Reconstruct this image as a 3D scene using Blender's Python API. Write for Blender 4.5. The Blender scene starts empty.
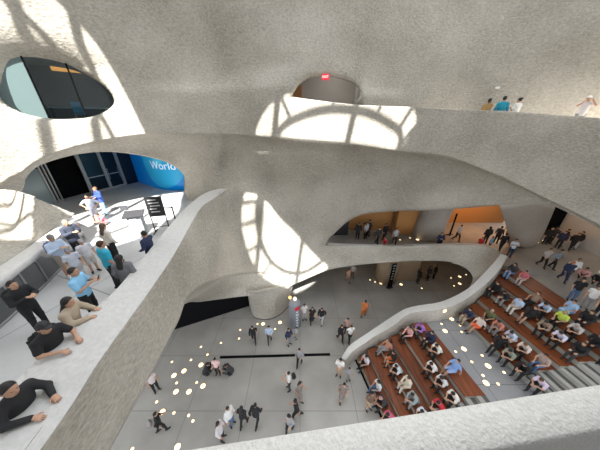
import bpy, bmesh, math, random
import numpy as np
from mathutils import Vector, Matrix
random.seed(7); np.random.seed(7)
SC = bpy.context.scene; COL = SC.collection
# ------------------------------------------------------------------ camera
F = 217.0; H = 14.5; TH = math.atan2(F, 440.0)
def ray(x, y):
    u = (x-300)/F; v = (225-y)/F
    return Vector((u, math.cos(TH)+v*math.sin(TH), -math.sin(TH)+v*math.cos(TH)))
O = Vector((0, 0, H))
def PZ(x, y, z):
    r = ray(x, y); return O + r*((z-H)/r.z)
def PY(x, y, d):
    r = ray(x, y); return O + r*(d/r.y)
def PX(x, y, d):
    r = ray(x, y); return O + r*(d/r.x)
cam = bpy.data.cameras.new('camera'); cam.sensor_width = 36; cam.lens = 36*F/600; cam.clip_end = 500; cam.clip_start = .05
camo = bpy.data.objects.new('camera', cam); COL.objects.link(camo)
camo.location = O; camo.rotation_euler = (math.pi/2-TH, 0, 0); SC.camera = camo
# ------------------------------------------------------------------ object helpers
def link(name, me, mat=None, parent=None):
    o = bpy.data.objects.new(name, me); COL.objects.link(o)
    if mat is not None and me is not None and len(me.materials) == 0: me.materials.append(mat)
    if parent is not None: o.parent = parent
    return o
def tag(o, label=None, cat=None, group=None, kind=None):
    if label: o['label'] = label
    if cat: o['category'] = cat
    if group: o['group'] = group
    if kind: o['kind'] = kind
    return o
def S(o, label=None):
    o['kind'] = 'structure'
    if label: o['label'] = label
    return o
def empty(name, loc, label, cat, group=None, rz=0):
    o = bpy.data.objects.new(name, None); COL.objects.link(o); o.location = loc; o.rotation_euler = (0, 0, rz)
    o.empty_display_size = .2
    return tag(o, label, cat, group)
def mesh_np(V, Fc, smooth=False):
    me = bpy.data.meshes.new('m'); me.from_pydata([tuple(map(float, v)) for v in V], [], [tuple(map(int, f)) for f in Fc]); me.update()
    if smooth: me.polygons.foreach_set('use_smooth', [True]*len(me.polygons))
    return me
class MB:
    """collects simple shapes into one mesh"""
    def __init__(s): s.V = []; s.F = []; s.sm = []
    def add(s, V, Fc, sm=False):
        b = len(s.V); s.V += [tuple(v) for v in V]; s.F += [tuple(i+b for i in f) for f in Fc]; s.sm += [sm]*len(Fc)
    def hexa(s, b4, t4):
        s.add(list(b4)+list(t4), [(3,2,1,0),(4,5,6,7),(0,1,5,4),(1,2,6,5),(2,3,7,6),(3,0,4,7)])
    def box(s, x0, x1, y0, y1, z0, z1):
        s.hexa([(x0,y0,z0),(x1,y0,z0),(x1,y1,z0),(x0,y1,z0)], [(x0,y0,z1),(x1,y0,z1),(x1,y1,z1),(x0,y1,z1)])
    def bar(s, a, b, w, d, up=(0,0,1)):
        a = Vector(a); b = Vector(b); t = (b-a).normalized(); up = Vector(up)
        if abs(t.dot(up)) > .95: up = Vector((0,1,0)) if abs(t.y) < .9 else Vector((1,0,0))
        x = t.cross(up).normalized(); y = x.cross(t).normalized()
        q = [(-w/2,-d/2),(w/2,-d/2),(w/2,d/2),(-w/2,d/2)]
        s.hexa([a+x*i+y*j for i, j in q], [b+x*i+y*j for i, j in q])
    def tube(s, pts, r, n=8, cap=True):
        P = [Vector(p) for p in pts]; R = r if isinstance(r, (list, tuple)) else [r]*len(P)
        V = []; prev = None
        for i, p in enumerate(P):
            t = (P[min(i+1, len(P)-1)]-P[max(i-1, 0)]).normalized()
            if prev is None: prev = t.orthogonal().normalized()
            x = (prev - t*prev.dot(t)).normalized(); prev = x; y = t.cross(x)
            for k in range(n):
                a = 2*math.pi*k/n; V.append(p+(x*math.cos(a)+y*math.sin(a))*R[i])
        Fc = [(i*n+k, i*n+(k+1) % n, (i+1)*n+(k+1) % n, (i+1)*n+k) for i in range(len(P)-1) for k in range(n)]
        if cap: Fc += [tuple(range(n-1, -1, -1)), tuple((len(P)-1)*n+k for k in range(n))]
        s.add(V, Fc, True)
    def prism(s, poly, z0, z1):
        n = len(poly); V = [(p[0], p[1], z0) for p in poly]+[(p[0], p[1], z1) for p in poly]
        s.add(V, [tuple(range(n-1, -1, -1)), tuple(range(n, 2*n))]+[(i, (i+1) % n, n+(i+1) % n, n+i) for i in range(n)])
    def lathe(s, prof, c=(0,0,0), n=24):
        V = [(c[0]+r*math.cos(2*math.pi*k/n), c[1]+r*math.sin(2*math.pi*k/n), c[2]+z) for r, z in prof for k in range(n)]
        m = len(prof)
        s.add(V, [(i*n+k, i*n+(k+1) % n, (i+1)*n+(k+1) % n, (i+1)*n+k) for i in range(m-1) for k in range(n)]+[tuple(range(n-1,-1,-1)), tuple((m-1)*n+k for k in range(n))], True)
    def mesh(s):
        me = bpy.data.meshes.new('m'); me.from_pydata([tuple(map(float, v)) for v in s.V], [], s.F)
        me.polygons.foreach_set('use_smooth', s.sm); me.update()
        bm = bmesh.new(); bm.from_mesh(me); bmesh.ops.recalc_face_normals(bm, faces=bm.faces); bm.to_mesh(me); bm.free()
        return me
    def build(s, name, mat, parent=None): return link(name, s.mesh(), mat, parent)
# ------------------------------------------------------------------ materials
def newmat(name):
    m = bpy.data.materials.new(name); m.use_nodes = True
    nt = m.node_tree; return m, nt, nt.nodes['Principled BSDF']
_mc = {}
def M(col, rough=.7, metal=0., emit=0., name='plain', spec=None):
    key = (tuple(col), rough, metal, emit, spec)
    if key not in _mc:
        m, nt, b = newmat(name)
        b.inputs['Base Color'].default_value = (*col, 1); b.inputs['Roughness'].default_value = rough; b.inputs['Metallic'].default_value = metal
        if spec is not None: b.inputs['Specular IOR Level'].default_value = spec
        if emit: b.inputs['Emission Color'].default_value = (*col, 1); b.inputs['Emission Strength'].default_value = emit
        _mc[key] = m
    return _mc[key]
def shotcrete(name, col, col2, bump=.6, scale=9., dist=.05):
    m, nt, b = newmat(name); N = nt.nodes; L = nt.links
    tc = N.new('ShaderNodeTexCoord')
    n1 = N.new('ShaderNodeTexNoise'); n1.inputs['Scale'].default_value = scale; n1.inputs['Detail'].default_value = 5; n1.inputs['Roughness'].default_value = .7
    mp = N.new('ShaderNodeMapping'); mp.inputs['Scale'].default_value = (.75, .75, 1.3)
    L.new(tc.outputs['Object'], mp.inputs['Vector']); L.new(mp.outputs['Vector'], n1.inputs['Vector'])
    n2 = N.new('ShaderNodeTexNoise'); n2.inputs['Scale'].default_value = .35; n2.inputs['Detail'].default_value = 6
    L.new(tc.outputs['Object'], n2.inputs['Vector'])
    n3 = N.new('ShaderNodeTexVoronoi'); n3.inputs['Scale'].default_value = scale*.9; L.new(mp.outputs['Vector'], n3.inputs['Vector'])
    r1 = N.new('ShaderNodeValToRGB'); r1.color_ramp.elements[0].position = .36; r1.color_ramp.elements[1].position = .66
    r1.color_ramp.elements[0].color = (*col2, 1); r1.color_ramp.elements[1].color = (*col, 1)
    mx = N.new('ShaderNodeMath'); mx.operation = 'MULTIPLY_ADD'; mx.inputs[1].default_value = .55
    L.new(n1.outputs['Fac'], mx.inputs[0])
    m2 = N.new('ShaderNodeMath'); m2.operation = 'MULTIPLY'; m2.inputs[1].default_value = .45; L.new(n2.outputs['Fac'], m2.inputs[0]); L.new(m2.outputs[0], mx.inputs[2])
    L.new(mx.outputs[0], r1.inputs['Fac']); L.new(r1.outputs['Color'], b.inputs['Base Color'])
    ad = N.new('ShaderNodeMath'); ad.operation = 'MULTIPLY_ADD'; ad.inputs[1].default_value = .5; L.new(n3.outputs['Distance'], ad.inputs[0]); L.new(n1.outputs['Fac'], ad.inputs[2])
    bp = N.new('ShaderNodeBump'); bp.inputs['Strength'].default_value = bump; bp.inputs['Distance'].default_value = dist
    L.new(ad.outputs[0], bp.inputs['Height']); L.new(bp.outputs['Normal'], b.inputs['Normal'])
    b.inputs['Roughness'].default_value = .92; b.inputs['Specular IOR Level'].default_value = .15
    return m
def floor_mat(name, col, col2, sx, sy, rough=.35, line=(.18,.18,.18), rot=0., joints=True):
    m, nt, b = newmat(name); N = nt.nodes; L = nt.links
    tc = N.new('ShaderNodeTexCoord')
    n2 = N.new('ShaderNodeTexNoise'); n2.inputs['Scale'].default_value = .5; n2.inputs['Detail'].default_value = 7; L.new(tc.outputs['Object'], n2.inputs['Vector'])
    n3 = N.new('ShaderNodeTexNoise'); n3.inputs['Scale'].default_value = 25; n3.inputs['Detail'].default_value = 3; L.new(tc.outputs['Object'], n3.inputs['Vector'])
    ad = N.new('ShaderNodeMath'); ad.operation = 'MULTIPLY_ADD'; ad.inputs[1].default_value = .25; L.new(n3.outputs['Fac'], ad.inputs[0]); L.new(n2.outputs['Fac'], ad.inputs[2])
    r = N.new('ShaderNodeValToRGB'); r.color_ramp.elements[0].position = .42; r.color_ramp.elements[1].position = .85
    r.color_ramp.elements[0].color = (*col2, 1); r.color_ramp.elements[1].color = (*col, 1); L.new(ad.outputs[0], r.inputs['Fac'])
    if joints:
        mp = N.new('ShaderNodeMapping'); mp.inputs['Rotation'].default_value = (0, 0, rot); L.new(tc.outputs['Object'], mp.inputs['Vector'])
        bt = N.new('ShaderNodeTexBrick'); bt.offset = 0; bt.inputs['Scale'].default_value = 1; bt.inputs['Brick Width'].default_value = sx; bt.inputs['Row Height'].default_value = sy
        bt.inputs['Mortar Size'].default_value = .018; bt.inputs['Color1'].default_value = (0,0,0,1); bt.inputs['Color2'].default_value = (0,0,0,1); bt.inputs['Mortar'].default_value = (1,1,1,1); bt.inputs['Mortar Smooth'].default_value = 0
        L.new(mp.outputs['Vector'], bt.inputs['Vector'])
        mi = N.new('ShaderNodeMix'); mi.data_type = 'RGBA'; L.new(bt.outputs['Color'], mi.inputs['Factor']); L.new(r.outputs['Color'], mi.inputs['A']); mi.inputs['B'].default_value = (*line, 1)
        L.new(mi.outputs['Result'], b.inputs['Base Color'])
    else: L.new(r.outputs['Color'], b.inputs['Base Color'])
    b.inputs['Roughness'].default_value = rough; b.inputs['Specular IOR Level'].default_value = .35
    return m
def wood_mat(name, c1, c2, rough=.45):
    m, nt, b = newmat(name); N = nt.nodes; L = nt.links
    tc = N.new('ShaderNodeTexCoord'); mp = N.new('ShaderNodeMapping'); mp.inputs['Scale'].default_value = (9, .7, 9)
    oi = N.new('ShaderNodeObjectInfo'); va = N.new('ShaderNodeVectorMath'); va.operation = 'ADD'
    L.new(tc.outputs['Object'], va.inputs[0]); L.new(oi.outputs['Random'], va.inputs[1]); L.new(va.outputs['Vector'], mp.inputs['Vector'])
    n = N.new('ShaderNodeTexNoise'); n.inputs['Scale'].default_value = 1.2; n.inputs['Detail'].default_value = 6; L.new(mp.outputs['Vector'], n.inputs['Vector'])
    r = N.new('ShaderNodeValToRGB'); r.color_ramp.elements[0].position = .3; r.color_ramp.elements[1].position = .75
    r.color_ramp.elements[0].color = (*c2, 1); r.color_ramp.elements[1].color = (*c1, 1); L.new(n.outputs['Fac'], r.inputs['Fac']); L.new(r.outputs['Color'], b.inputs['Base Color'])
    b.inputs['Roughness'].default_value = rough; return m
CONC = shotcrete('shotcrete', (.63,.59,.525), (.32,.297,.25), .55, 10.5, .07)
SMOOTHC = shotcrete('rail_concrete', (.68,.67,.65), (.52,.51,.49), bump=.18, scale=14, dist=.03)
FLOORG = floor_mat('polished_floor', (.43,.415,.385), (.32,.305,.28), 3.1, 3.1, .3, line=(.25,.24,.22))
FLOORB = floor_mat('balcony_floor', (.62,.62,.61), (.5,.5,.5), 2.9, 2.9, .4, line=(.3,.3,.3), rot=.35)
FLOORL = floor_mat('landing_floor', (.36,.36,.37), (.27,.27,.28), 1.6, 3.2, .3)
WOOD = wood_mat('seat_wood', (.31,.085,.025), (.12,.03,.010))
RISER = floor_mat('riser_concrete', (.40,.41,.36), (.29,.30,.26), 1, 1, .6, joints=False)
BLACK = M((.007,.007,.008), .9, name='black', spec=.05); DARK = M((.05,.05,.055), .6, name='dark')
STEEL = M((.45,.45,.45), .35, .8, name='steel')
# ------------------------------------------------------------------ curve + patch tools
def cr(P, n):
    """Catmull-Rom through rows of points P (k,d) -> n samples"""
    P = np.asarray(P, float); k = len(P)
    if k == 2: t = np.linspace(0, 1, n)[:, None]; return P[0]*(1-t)+P[1]*t
    Q = np.vstack([2*P[0]-P[1], P, 2*P[-1]-P[-2]]); t = np.linspace(0, k-1-1e-9, n); i = t.astype(int); f = (t-i)[:, None]
    a, b, c, d = Q[i], Q[i+1], Q[i+2], Q[i+3]
    return .5*((2*b)+(-a+c)*f+(2*a-5*b+4*c-d)*f**2+(-a+3*b-3*c+d)*f**3)
def crk(P, n):
    """Catmull-Rom along axis 0 of (k,m,3)"""
    k, m, d = P.shape; return cr(P.reshape(k, m*d), n).reshape(n, m, d)
class Patches:
    def __init__(s): s.V = []; s.F = []
    def grid(s, G):
        G = np.asarray(G); r, c, _ = G.shape; b = len(s.V); s.V += [tuple(v) for v in G.reshape(-1, 3)]
        s.F += [(b+i*c+j, b+i*c+j+1, b+(i+1)*c+j+1, b+(i+1)*c+j) for i in range(r-1) for j in range(c-1)]
    def patch(s, rows, nu=60, nv=16, straight=False):
        R = np.stack([cr([tuple(p) for p in row], nu) for row in rows])
        if straight:
            k = len(R); t = np.linspace(0, k-1, nv); G = np.stack([R[min(int(x), k-2)]*(1-(x-min(int(x), k-2)))+R[min(int(x), k-2)+1]*(x-min(int(x), k-2)) for x in t])
        else: G = crk(R, nv)
        s.grid(G); return G
    def build(s, name, mat, thick=0., smooth_it=0, eye=O, merge=.02, parent=None):
        me = mesh_np(s.V, s.F); bm = bmesh.new(); bm.from_mesh(me)
        bmesh.ops.remove_doubles(bm, verts=bm.verts, dist=merge)
        bmesh.ops.recalc_face_normals(bm, faces=bm.faces)
        if sum(f.normal.dot(eye-f.calc_center_median())*f.calc_area() for f in bm.faces) < 0: bmesh.ops.reverse_faces(bm, faces=bm.faces)
        for _ in range(smooth_it):
            iv = [v for v in bm.verts if not v.is_boundary]
            bmesh.ops.smooth_vert(bm, verts=iv, factor=.5, use_axis_x=True, use_axis_y=True, use_axis_z=True)
        for f in bm.faces: f.smooth = True
        bm.to_mesh(me); bm.free()
        o = link(name, me, mat, parent)
        if thick:
            md = o.modifiers.new('thickness', 'SOLIDIFY'); md.thickness = thick; md.offset = -1
        return o
# ------------------------------------------------------------------ the oval plan of the atrium's north wall
PLAN = cr([(-14.6,-6),(-15,0),(-15,4),(-14.2,7.5),(-12.3,10.5),(-9.5,12.5),(-5.5,13.3),(0,13.5),(6,13.3),(10,12.6),(14,11),(18,8),(20,4),(20.5,0)], 600)
_az = np.arctan2(PLAN[:,0], PLAN[:,1]); _rr = np.hypot(PLAN[:,0], PLAN[:,1])
def Rw(phi): return np.interp(phi, _az, _rr)
def PW(x, y, off=0.):
    r = ray(x, y); phi = math.atan2(r.x, r.y); R = Rw(phi)+off; return O + r*(R/math.hypot(r.x, r.y))
def W3(phi, z, off=0.):
    R = Rw(phi)+off; return np.stack([R*np.sin(phi), R*np.cos(phi), np.broadcast_to(z, np.shape(R))], -1)
def pz_az(pts, off=0.):
    """pixel outline -> (azimuth, z) on the wall"""
    out = []
    for x, y in pts:
        p = PW(x, y, off); out.append((math.atan2(p.x, p.y), p.z))
    return np.array(out)
RM = 13.5
# ------------------------------------------------------------------ upper wall with the oval window, corridor mouth and bridge parapet
LIP = [(-140,300),(-60,225),(-25,198),(0,184),(10,178),(22,172),(40,159),(73,147),(103,140),(128,136),(147,134),(180,133.7),(220,134),(260,136),(300,140),(350,144),(390,150),(440,155),(490,172),(540,196),(600,226),(680,275),(760,340)]
RAIL = [(293,97),(330,102),(360,105),(415,107),(505,111),(600,118),(700,127),(800,138)]
lipA = pz_az(LIP); lipA = lipA[np.argsort(lipA[:,0])]; railA = pz_az(RAIL)
PH0 = railA[0,0]; PH_END = math.radians(84); PH_BEG = math.radians(-104)
def lip_z(ph): return np.interp(ph, cr(lipA, 400)[:,0], cr(lipA, 400)[:,1])
def rail_z(ph): return np.where(ph < PH0, railA[0,1], np.interp(ph, railA[:,0], railA[:,1]))
OVAL = [(-.5,90),(0,84),(6,72),(16,64.5),(30,61),(50,62),(70,66),(86,73),(100,82),(110,92),(114,100),(112,106),(104,112),(90,117),(70,119),(50,118.6),(30,115),(16,110),(6,104),(0,97)]
CORR = [(291.5,100),(293,94.5),(299,85),(309,77.5),(325,74),(343,76.5),(352,80),(358,85),(360.5,91),(361,112),(326,116),(291.5,112)]
def closed(P, n=160):
    P = np.asarray(P); Q = np.vstack([P[-2:], P, P[:3]]); C = cr(Q, n*3)
    k = len(Q)-1; a = int(2/k*(n*3-1)); b = int((2+len(P))/k*(n*3-1)); return C[a:b]
oval = closed(pz_az(OVAL)); corr = pz_az(CORR, .6)
def poly_dist(pts, poly):
    A = poly; B = np.roll(poly, -1, 0); best = np.full(len(pts), 1e9); near = np.zeros((len(pts), 2)); ins = np.zeros(len(pts), bool)
    for a, b in zip(A, B):
        d = b-a; L2 = (d@d)+1e-12; t = np.clip(((pts-a)@d)/L2, 0, 1); q = a+t[:,None]*d; dd = np.hypot(*(pts-q).T); m = dd < best; best[m] = dd[m]; near[m] = q[m]
        c = (a[1] > pts[:,1]) != (b[1] > pts[:,1]); xx = a[0]+(pts[:,1]-a[1])/((b[1]-a[1]) if abs(b[1]-a[1]) > 1e-12 else 1e-12)*d[0]; ins ^= c & (pts[:,0] < xx)
    return best, near, ins
def sst(a, b, x):
    t = np.clip((x-a)/(b-a), 0, 1); return t*t*(3-2*t)
ncol = 560; PHS = np.sort(np.append(np.linspace(PH_BEG, PH_END, ncol-1), PH0))
ZTOP = 20.6
nA, nB = 46, 96
tA = np.linspace(0, 1, nA)[:,None]; tB = np.linspace(0, 1, nB)[:,None]
lz, rz = lip_z(PHS)[None], rail_z(PHS)[None]
GA = np.stack([np.broadcast_to(PHS, (nA, ncol)), lz*(1-tA)+rz*tA], -1)
ZB = float(railA[0,1]); nC = 14; cC = int(np.searchsorted(PHS, PH0)); mC = ncol-cC
GB = np.stack([np.broadcast_to(PHS, (nB, ncol)), np.broadcast_to(ZB*(1-tB)+ZTOP*tB, (nB, ncol))], -1)
tC = np.linspace(0, 1, nC)[:,None]
GC = np.stack([np.broadcast_to(PHS[cC:], (nC, mC)), np.broadcast_to(12.95*(1-tC)+ZB*tC, (nC, mC))], -1)
P2 = np.vstack([GA.reshape(-1,2), GB.reshape(-1,2), GC.reshape(-1,2)])
isB = np.r_[np.zeros(nA*ncol, bool), np.ones(nB*ncol+nC*mC, bool)]
isC = np.r_[np.zeros((nA+nB)*ncol, bool), np.ones(nC*mC, bool)]
P2m = P2*[RM, 1]
offB = np.where(isB, 2.3*sst(PH0, pz_az([(425,100)])[0,0], P2[:,0]), 0)
offB = np.where(isC, np.maximum(offB, .5), offB)
# soft undulation of the sprayed wall
und = .22*np.sin(P2m[:,0]*.42+.6)*np.sin(P2[:,1]*.38+P2m[:,0]*.13)+.12*np.sin(P2m[:,0]*.9+P2[:,1]*.7)
offB = offB+und*sst(16.2, 18.5, P2[:,1])+np.where(isB, -.05*np.clip(P2[:,1]-18, 0, 9)**1.5, 0)
CRE = pz_az([(120,92),(160,84),(200,77),(240,70),(290,62),(335,64),(375,78),(420,96)])
cz = np.interp(P2[:,0], CRE[:,0], CRE[:,1]); fade = sst(CRE[0,0], CRE[2,0], P2[:,0])*(1-sst(CRE[-2,0], CRE[-1,0], P2[:,0]))
offB = offB+np.where(isB & ~isC, .42*fade*sst(cz-1.15, cz+.25, P2[:,1])*sst(ZB, ZB+.7, P2[:,1]), 0)
kill = np.zeros(len(P2), bool); fil = np.zeros(len(P2))
faces = []
for base_i, n, m in ((0, nA, ncol), (nA*ncol, nB, ncol), ((nA+nB)*ncol, nC, mC)):
    r, c = np.meshgrid(np.arange(n-1), np.arange(m-1), indexing='ij'); r = r.ravel(); c = c.ravel(); i0 = base_i+r*m+c
    faces.append(np.stack([i0, i0+1, i0+m+1, i0+m], 1))
faces = np.vstack(faces)
# hide the sheared strip between the last wall column and the corridor floor
for hole, rad, up, grids in ((oval, .22, 1.0, None), (corr, .3, .35, 1)):
    hm = hole*[RM, 1]; d, near, ins = poly_dist(P2m, hm)
    if grids == 1: ins &= isB
    cm = P2m[faces].mean(1); dc, _, insc = poly_dist(cm, hm)
    if grids == 1: insc &= isB[faces[:,0]]
    keep = ~insc; faces = faces[keep]
    used = np.zeros(len(P2), bool); used[faces.ravel()] = True
    # rim vertices move onto the outline
    allf = np.zeros(len(P2), int); np.add.at(allf, faces.ravel(), 1)
    rim = used & ((allf < 4) | ins) & (d < .14)
    if grids == 1: rim &= isB
    rim &= (d < .14); P2m[rim] = near[rim]
    cen = hm.mean(0); upw = np.clip((P2m[:,1]-cen[1])/1.2, 0, 1); R = rad+up*upw
    dd = np.where(rim, 0, d); q = np.clip(1-dd/R, 0, 1)
    f = R*(1-np.sqrt(np.clip(1-q*q, 0, 1)))
    if grids == 1: f = np.where(isB, f, 0)
    fil = np.maximum(fil, f)
P2n = P2m/[RM, 1]
V = W3(P2n[:,0], P2n[:,1], offB+fil)
pt = Patches(); pt.V = [tuple(v) for v in V]; pt.F = [tuple(f) for f in faces]
wall_upper = S(pt.build('wall_north_upper', CONC, thick=.42, merge=.004), 'sprayed concrete upper wall of the atrium with oval window and bridge parapet')
# ------------------------------------------------------------------ soffit under the lip (arch over the balcony, wall behind the sweep, ceiling edge of the second floor)
def lerp(a, b, t): return (a[0]+(b[0]-a[0])*t, a[1]+(b[1]-a[1])*t)
def az_off(p): return math.hypot(p.x, p.y)-Rw(math.atan2(p.x, p.y))
SEAM = [PY(226,190,13.35), PY(250,197,13.5), PY(270,212,13.7), PY(290,228,14.1), PY(310,239,14.6), PY(326,246,15.0)]
cols = [((-60,225),(-40,235),.5),((-25,198),(0,215),.6),((0,184),(18,203),.7),((10,178),(25,188),.8),((22,172),(27,178),.9),((40,159),(40,166),1.0),((73,147),(73,156),1.2),((103,140),(103,153),1.4),
 ((128,136),(128,155),1.5),((147,134),(154,160),1.6),((165,133.7),(170,166),1.7),((180,133.7),(181,174),1.7),((192,133.7),(186.5,186),1.6),((205,133.8),(188,214),1.5),((213,134),(202,206),1.0),((221,134),(214,198),.6)]
extra = [((353,144.3),(353,222.5),1.6),((387,149.5),(387,216),1.6),((438,154.8),(438,214),1.5),((470,164),(470,211),1.2),((500,176.5),(500,207.5),.8),((520,186),(522,205),.5),((545,198.5),(545,203),.25),((600,226),(602,231),.25),((680,275),(684,281),.3)]
rowL, row1, row2, row3 = [], [], [], []
lips_mid = [(232,134.4),(250,135.3),(268,136.8),(287,138.9),(304,140.5),(322,142)]
for lp, bt, off in cols:
    rowL.append(PW(*lp)); row1.append(PW(*lerp(lp, bt, .15), min(.6, off*.6))); row2.append(PW(*lerp(lp, bt, .55), off*.9)); row3.append(PW(*bt, off))
for lp, s, bpx in zip(lips_mid, SEAM, [(226,190),(250,197),(270,212),(290,228),(310,239),(326,246)]):
    rowL.append(PW(*lp)); row1.append(PW(*lerp(lp, bpx, .15), .65)); row2.append(PW(*lerp(lp, bpx, .55), max(1.0, az_off(s)*.9))); row3.append(s)
for lp, bt, off in extra:
    rowL.append(PW(*lp)); row1.append(PW(*lerp(lp, bt, .15), min(.65, off*.5))); row2.append(PW(*lerp(lp, bt, .55), off*.9)); row3.append(PW(*bt, off))
NSEG = 9
seamS = cr([tuple(p) for p in SEAM], 5*NSEG+1)
def rows_to_grid(rows, nv):
    R = np.stack([cr([tuple(p) for p in r], (len(r)-1)*NSEG+1) for r in rows]); return crk(R, nv)
Gs = rows_to_grid([rowL, row1, row2, row3], 34)
iS = len(cols)*NSEG; Gs[-1, iS:iS+5*NSEG+1] = seamS
pt_big = Patches(); pt_big.grid(Gs)
# return of the opening edges going back into the depth (these are the ceilings behind)
def returns(row, dep, rise):
    d = np.array([[p[0], p[1], 0] for p in row]); d /= np.linalg.norm(d, axis=1)[:,None]
    return np.stack([row, row+d*.25+[0,0,.02], row+d*dep*.3+[0,0,rise*.6], row+d*dep+[0,0,rise]])
pt_big.grid(returns(Gs[-1, :iS-3*NSEG+1], 9, .35)); pt_big.grid(returns(Gs[-1, iS+5*NSEG:], 11, .5))
# ------------------------------------------------------------------ the sweep: balcony parapet face -> wall -> second floor parapet -> hairpin
U = [(500,254),(492,264.5),(483,274),(470,287),(455,296),(440,302),(425,304.5),(413,306.5),(403,310),(390,318),(372,330),(360,338),(350,345),(343,355),(342,358.5)]
LW = [(508,256),(501,267),(491,279),(476,292),(459,303),(441,309),(425,311),(413,312.5),(405,316),(391,327),(375,336),(365,343),(353,351),(347,358.5),(345,360.5)]
UZ = [5.4,5.0,4.6,4.0,3.5,3.3,3.2,3.1,2.95,2.3,1.7,1.4,1.1,.9,.8]
V3 = lambda *a: Vector(a)
top = [V3(-3.35,-2.5,10.4)]+[PZ(x, y, 10.4) for x, y in ((40,450),(100,360),(150,290),(175,252.5),(200,209),(214,198.5))]+SEAM[:-1]+[PY(328,245,14.9)]+[PZ(*p, 5.4) for p in ((350,246),(375,246.6),(400,247),(430,246),(470,245),(490,247),(498,250.5))]
top += [PZ(*p, z) for p, z in zip(U[:7], UZ[:7])]
fold = [V3(-3.5,-2.5,8.4)]+[PX(110,450,-3.75),PX(152,372,-3.9),PX(178,322,-4.05),PX(187.5,298,-4.2),PX(202,286,-4.3),PX(221,278.5,-4.35),PX(238,275.2,-4.3),PY(256,273.4,13.4),PY(272,274,13.4),PY(290,272,13.5),PY(310,266,14.),PY(328,259,14.55)]
lower = [V3(-5,-2.5,8.0)]+[PX(110,450,-3.75)+V3(-1.2,0,-.4),PX(152,372,-3.9)+V3(-1.2,0,-.4),PX(178,322,-4.05)+V3(-1.2,.2,-.5),PZ(187,303.5,3.4),PZ(200,303,3.0),PZ(216,301.5,2.8),PZ(235,299.5,2.6),PY(250,298,11.9),PY(268,295,12.3),PY(288,290,12.8),PY(310,280,13.4),PY(330,272,14.)]
rlow = [PY(354,267.5,14.4),PY(378,264.8,14.5),PY(400,263,14.6),PY(430,262.3,14.6),PZ(455,264,3.9),PZ(465,267.5,3.9),PZ(470,271.5,3.9)]+[PZ(*p, z) for p, z in (((472.5,277),3.75),((472,282),3.6),((469,287.5),3.35),((463,293),3.1),((454,298),2.95),((440,302.7),3.05),((425,305.2),3.0))]
lower += rlow; fold += [a.lerp(b, .55) for a, b in zip(top[13:], rlow)]
mid = []
for a, b in zip(top, fold):
    m = a.lerp(b, .5); mid.append(m)
for i, off in ((7,.15),(8,.25),(9,.3),(10,.3),(11,.2)):
    d = Vector((mid[i].x, mid[i].y, 0)).normalized(); mid[i] += d*off
G = np.stack([cr([tuple(p) for p in r], (len(r)-1)*NSEG+1) for r in (top, mid, fold, lower)])
iT = 7*NSEG; G[0, iT:iT+4*NSEG+1] = seamS[:4*NSEG+1]
# the last stretch of the seam closes on the corner of the opening
G[0, iT+4*NSEG:iT+5*NSEG+1] = seamS[4*NSEG:]
face_ = crk(G[:3], 26); under = np.stack([G[2]*(1-t)+G[3]*t for t in np.linspace(0,1,12)]); iF = 10*NSEG
pt_big.grid(np.vstack([face_[:, iF:], under[1:, iF:]])); pt_big.grid(face_[:, :iF+1])
def outward(row): d = np.array([[p[0], p[1], 0] for p in row]); return d/np.linalg.norm(d, axis=1)[:,None]
iB = 17*NSEG; seg = G[3][iF:iB]; pt_big.grid(np.stack([seg, seg+outward(seg)*.6+[0,0,.1]]))
pu = Patches(); pu.grid(under[:, :iF+1]); seg = G[3][:iF+1]; pu.grid(np.stack([seg, seg+outward(seg)*.8+[0,0,.1]]))
S(pu.build('wall_north_underside', CONC, smooth_it=2, merge=.006), 'curved underside of the sweep above the black opening')
sweep = S(pt_big.build('wall_north_sweep', CONC, thick=.2, smooth_it=8, merge=.006), 'sweeping concrete wall with soffit arch, balcony parapet face and second floor parapet')
# parapet tops
inner = [V3(-4.6,-2.5,10.4)]+[PZ(x, y, 10.4) for x, y in ((-22,420),(62,336),(112,294),(140,262),(181,213),(203,194.5),(225,187))]
outer = top[:8]
outer = [p+V3(.012,0,.014) for p in outer]; inner = [p+V3(0,0,.014) for p in inner]
pt = Patches(); pt.patch([outer, [a.lerp(b,.5)+V3(0,0,.015) for a, b in zip(outer, inner)], inner], (8-1)*NSEG*2+1, 7)
pt.patch([inner, [V3(p.x, p.y, 9.25) for p in inner]], 90, 8, straight=True)
balc_top = S(pt.build('trim_balcony_parapet', SMOOTHC, merge=.01), 'smooth pale cap on the balcony parapet')
ut = [PZ(*p, z) for p, z in zip(U, UZ)]; lt = [PZ(*p, z) for p, z in zip(LW, UZ)]
pt = Patches(); pt.patch([ut, [a.lerp(b,.5)+V3(0,0,.012) for a, b in zip(ut, lt)], lt], 100, 7)
# band top
bt = top[12:20]; pt.patch([bt, [p+Vector((p.x*.25, p.y, 0)).normalized()*.32 for p in bt]], 40, 3)
stair_cap = S(pt.build('trim_stair_wall', SMOOTHC, merge=.005), 'smooth pale cap of the wall spiralling down beside the seating')
pt = Patches(); pt.patch([lt, [V3(p.x, p.y, -.02) for p in lt]], 100, 20, straight=True)
pt.patch([ut[5:], [V3(p.x, p.y, -.02) for p in ut[5:]]], 60, 16, straight=True)
pt.patch([[lt[-1], V3(lt[-1].x, lt[-1].y, -.02)], [ut[-1], V3(ut[-1].x, ut[-1].y, -.02)]], 6, 3, straight=True)
stair_wall = S(pt.build('wall_stair_side', CONC, merge=.005, eye=O), 'concrete side wall of the seating stair')
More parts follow.
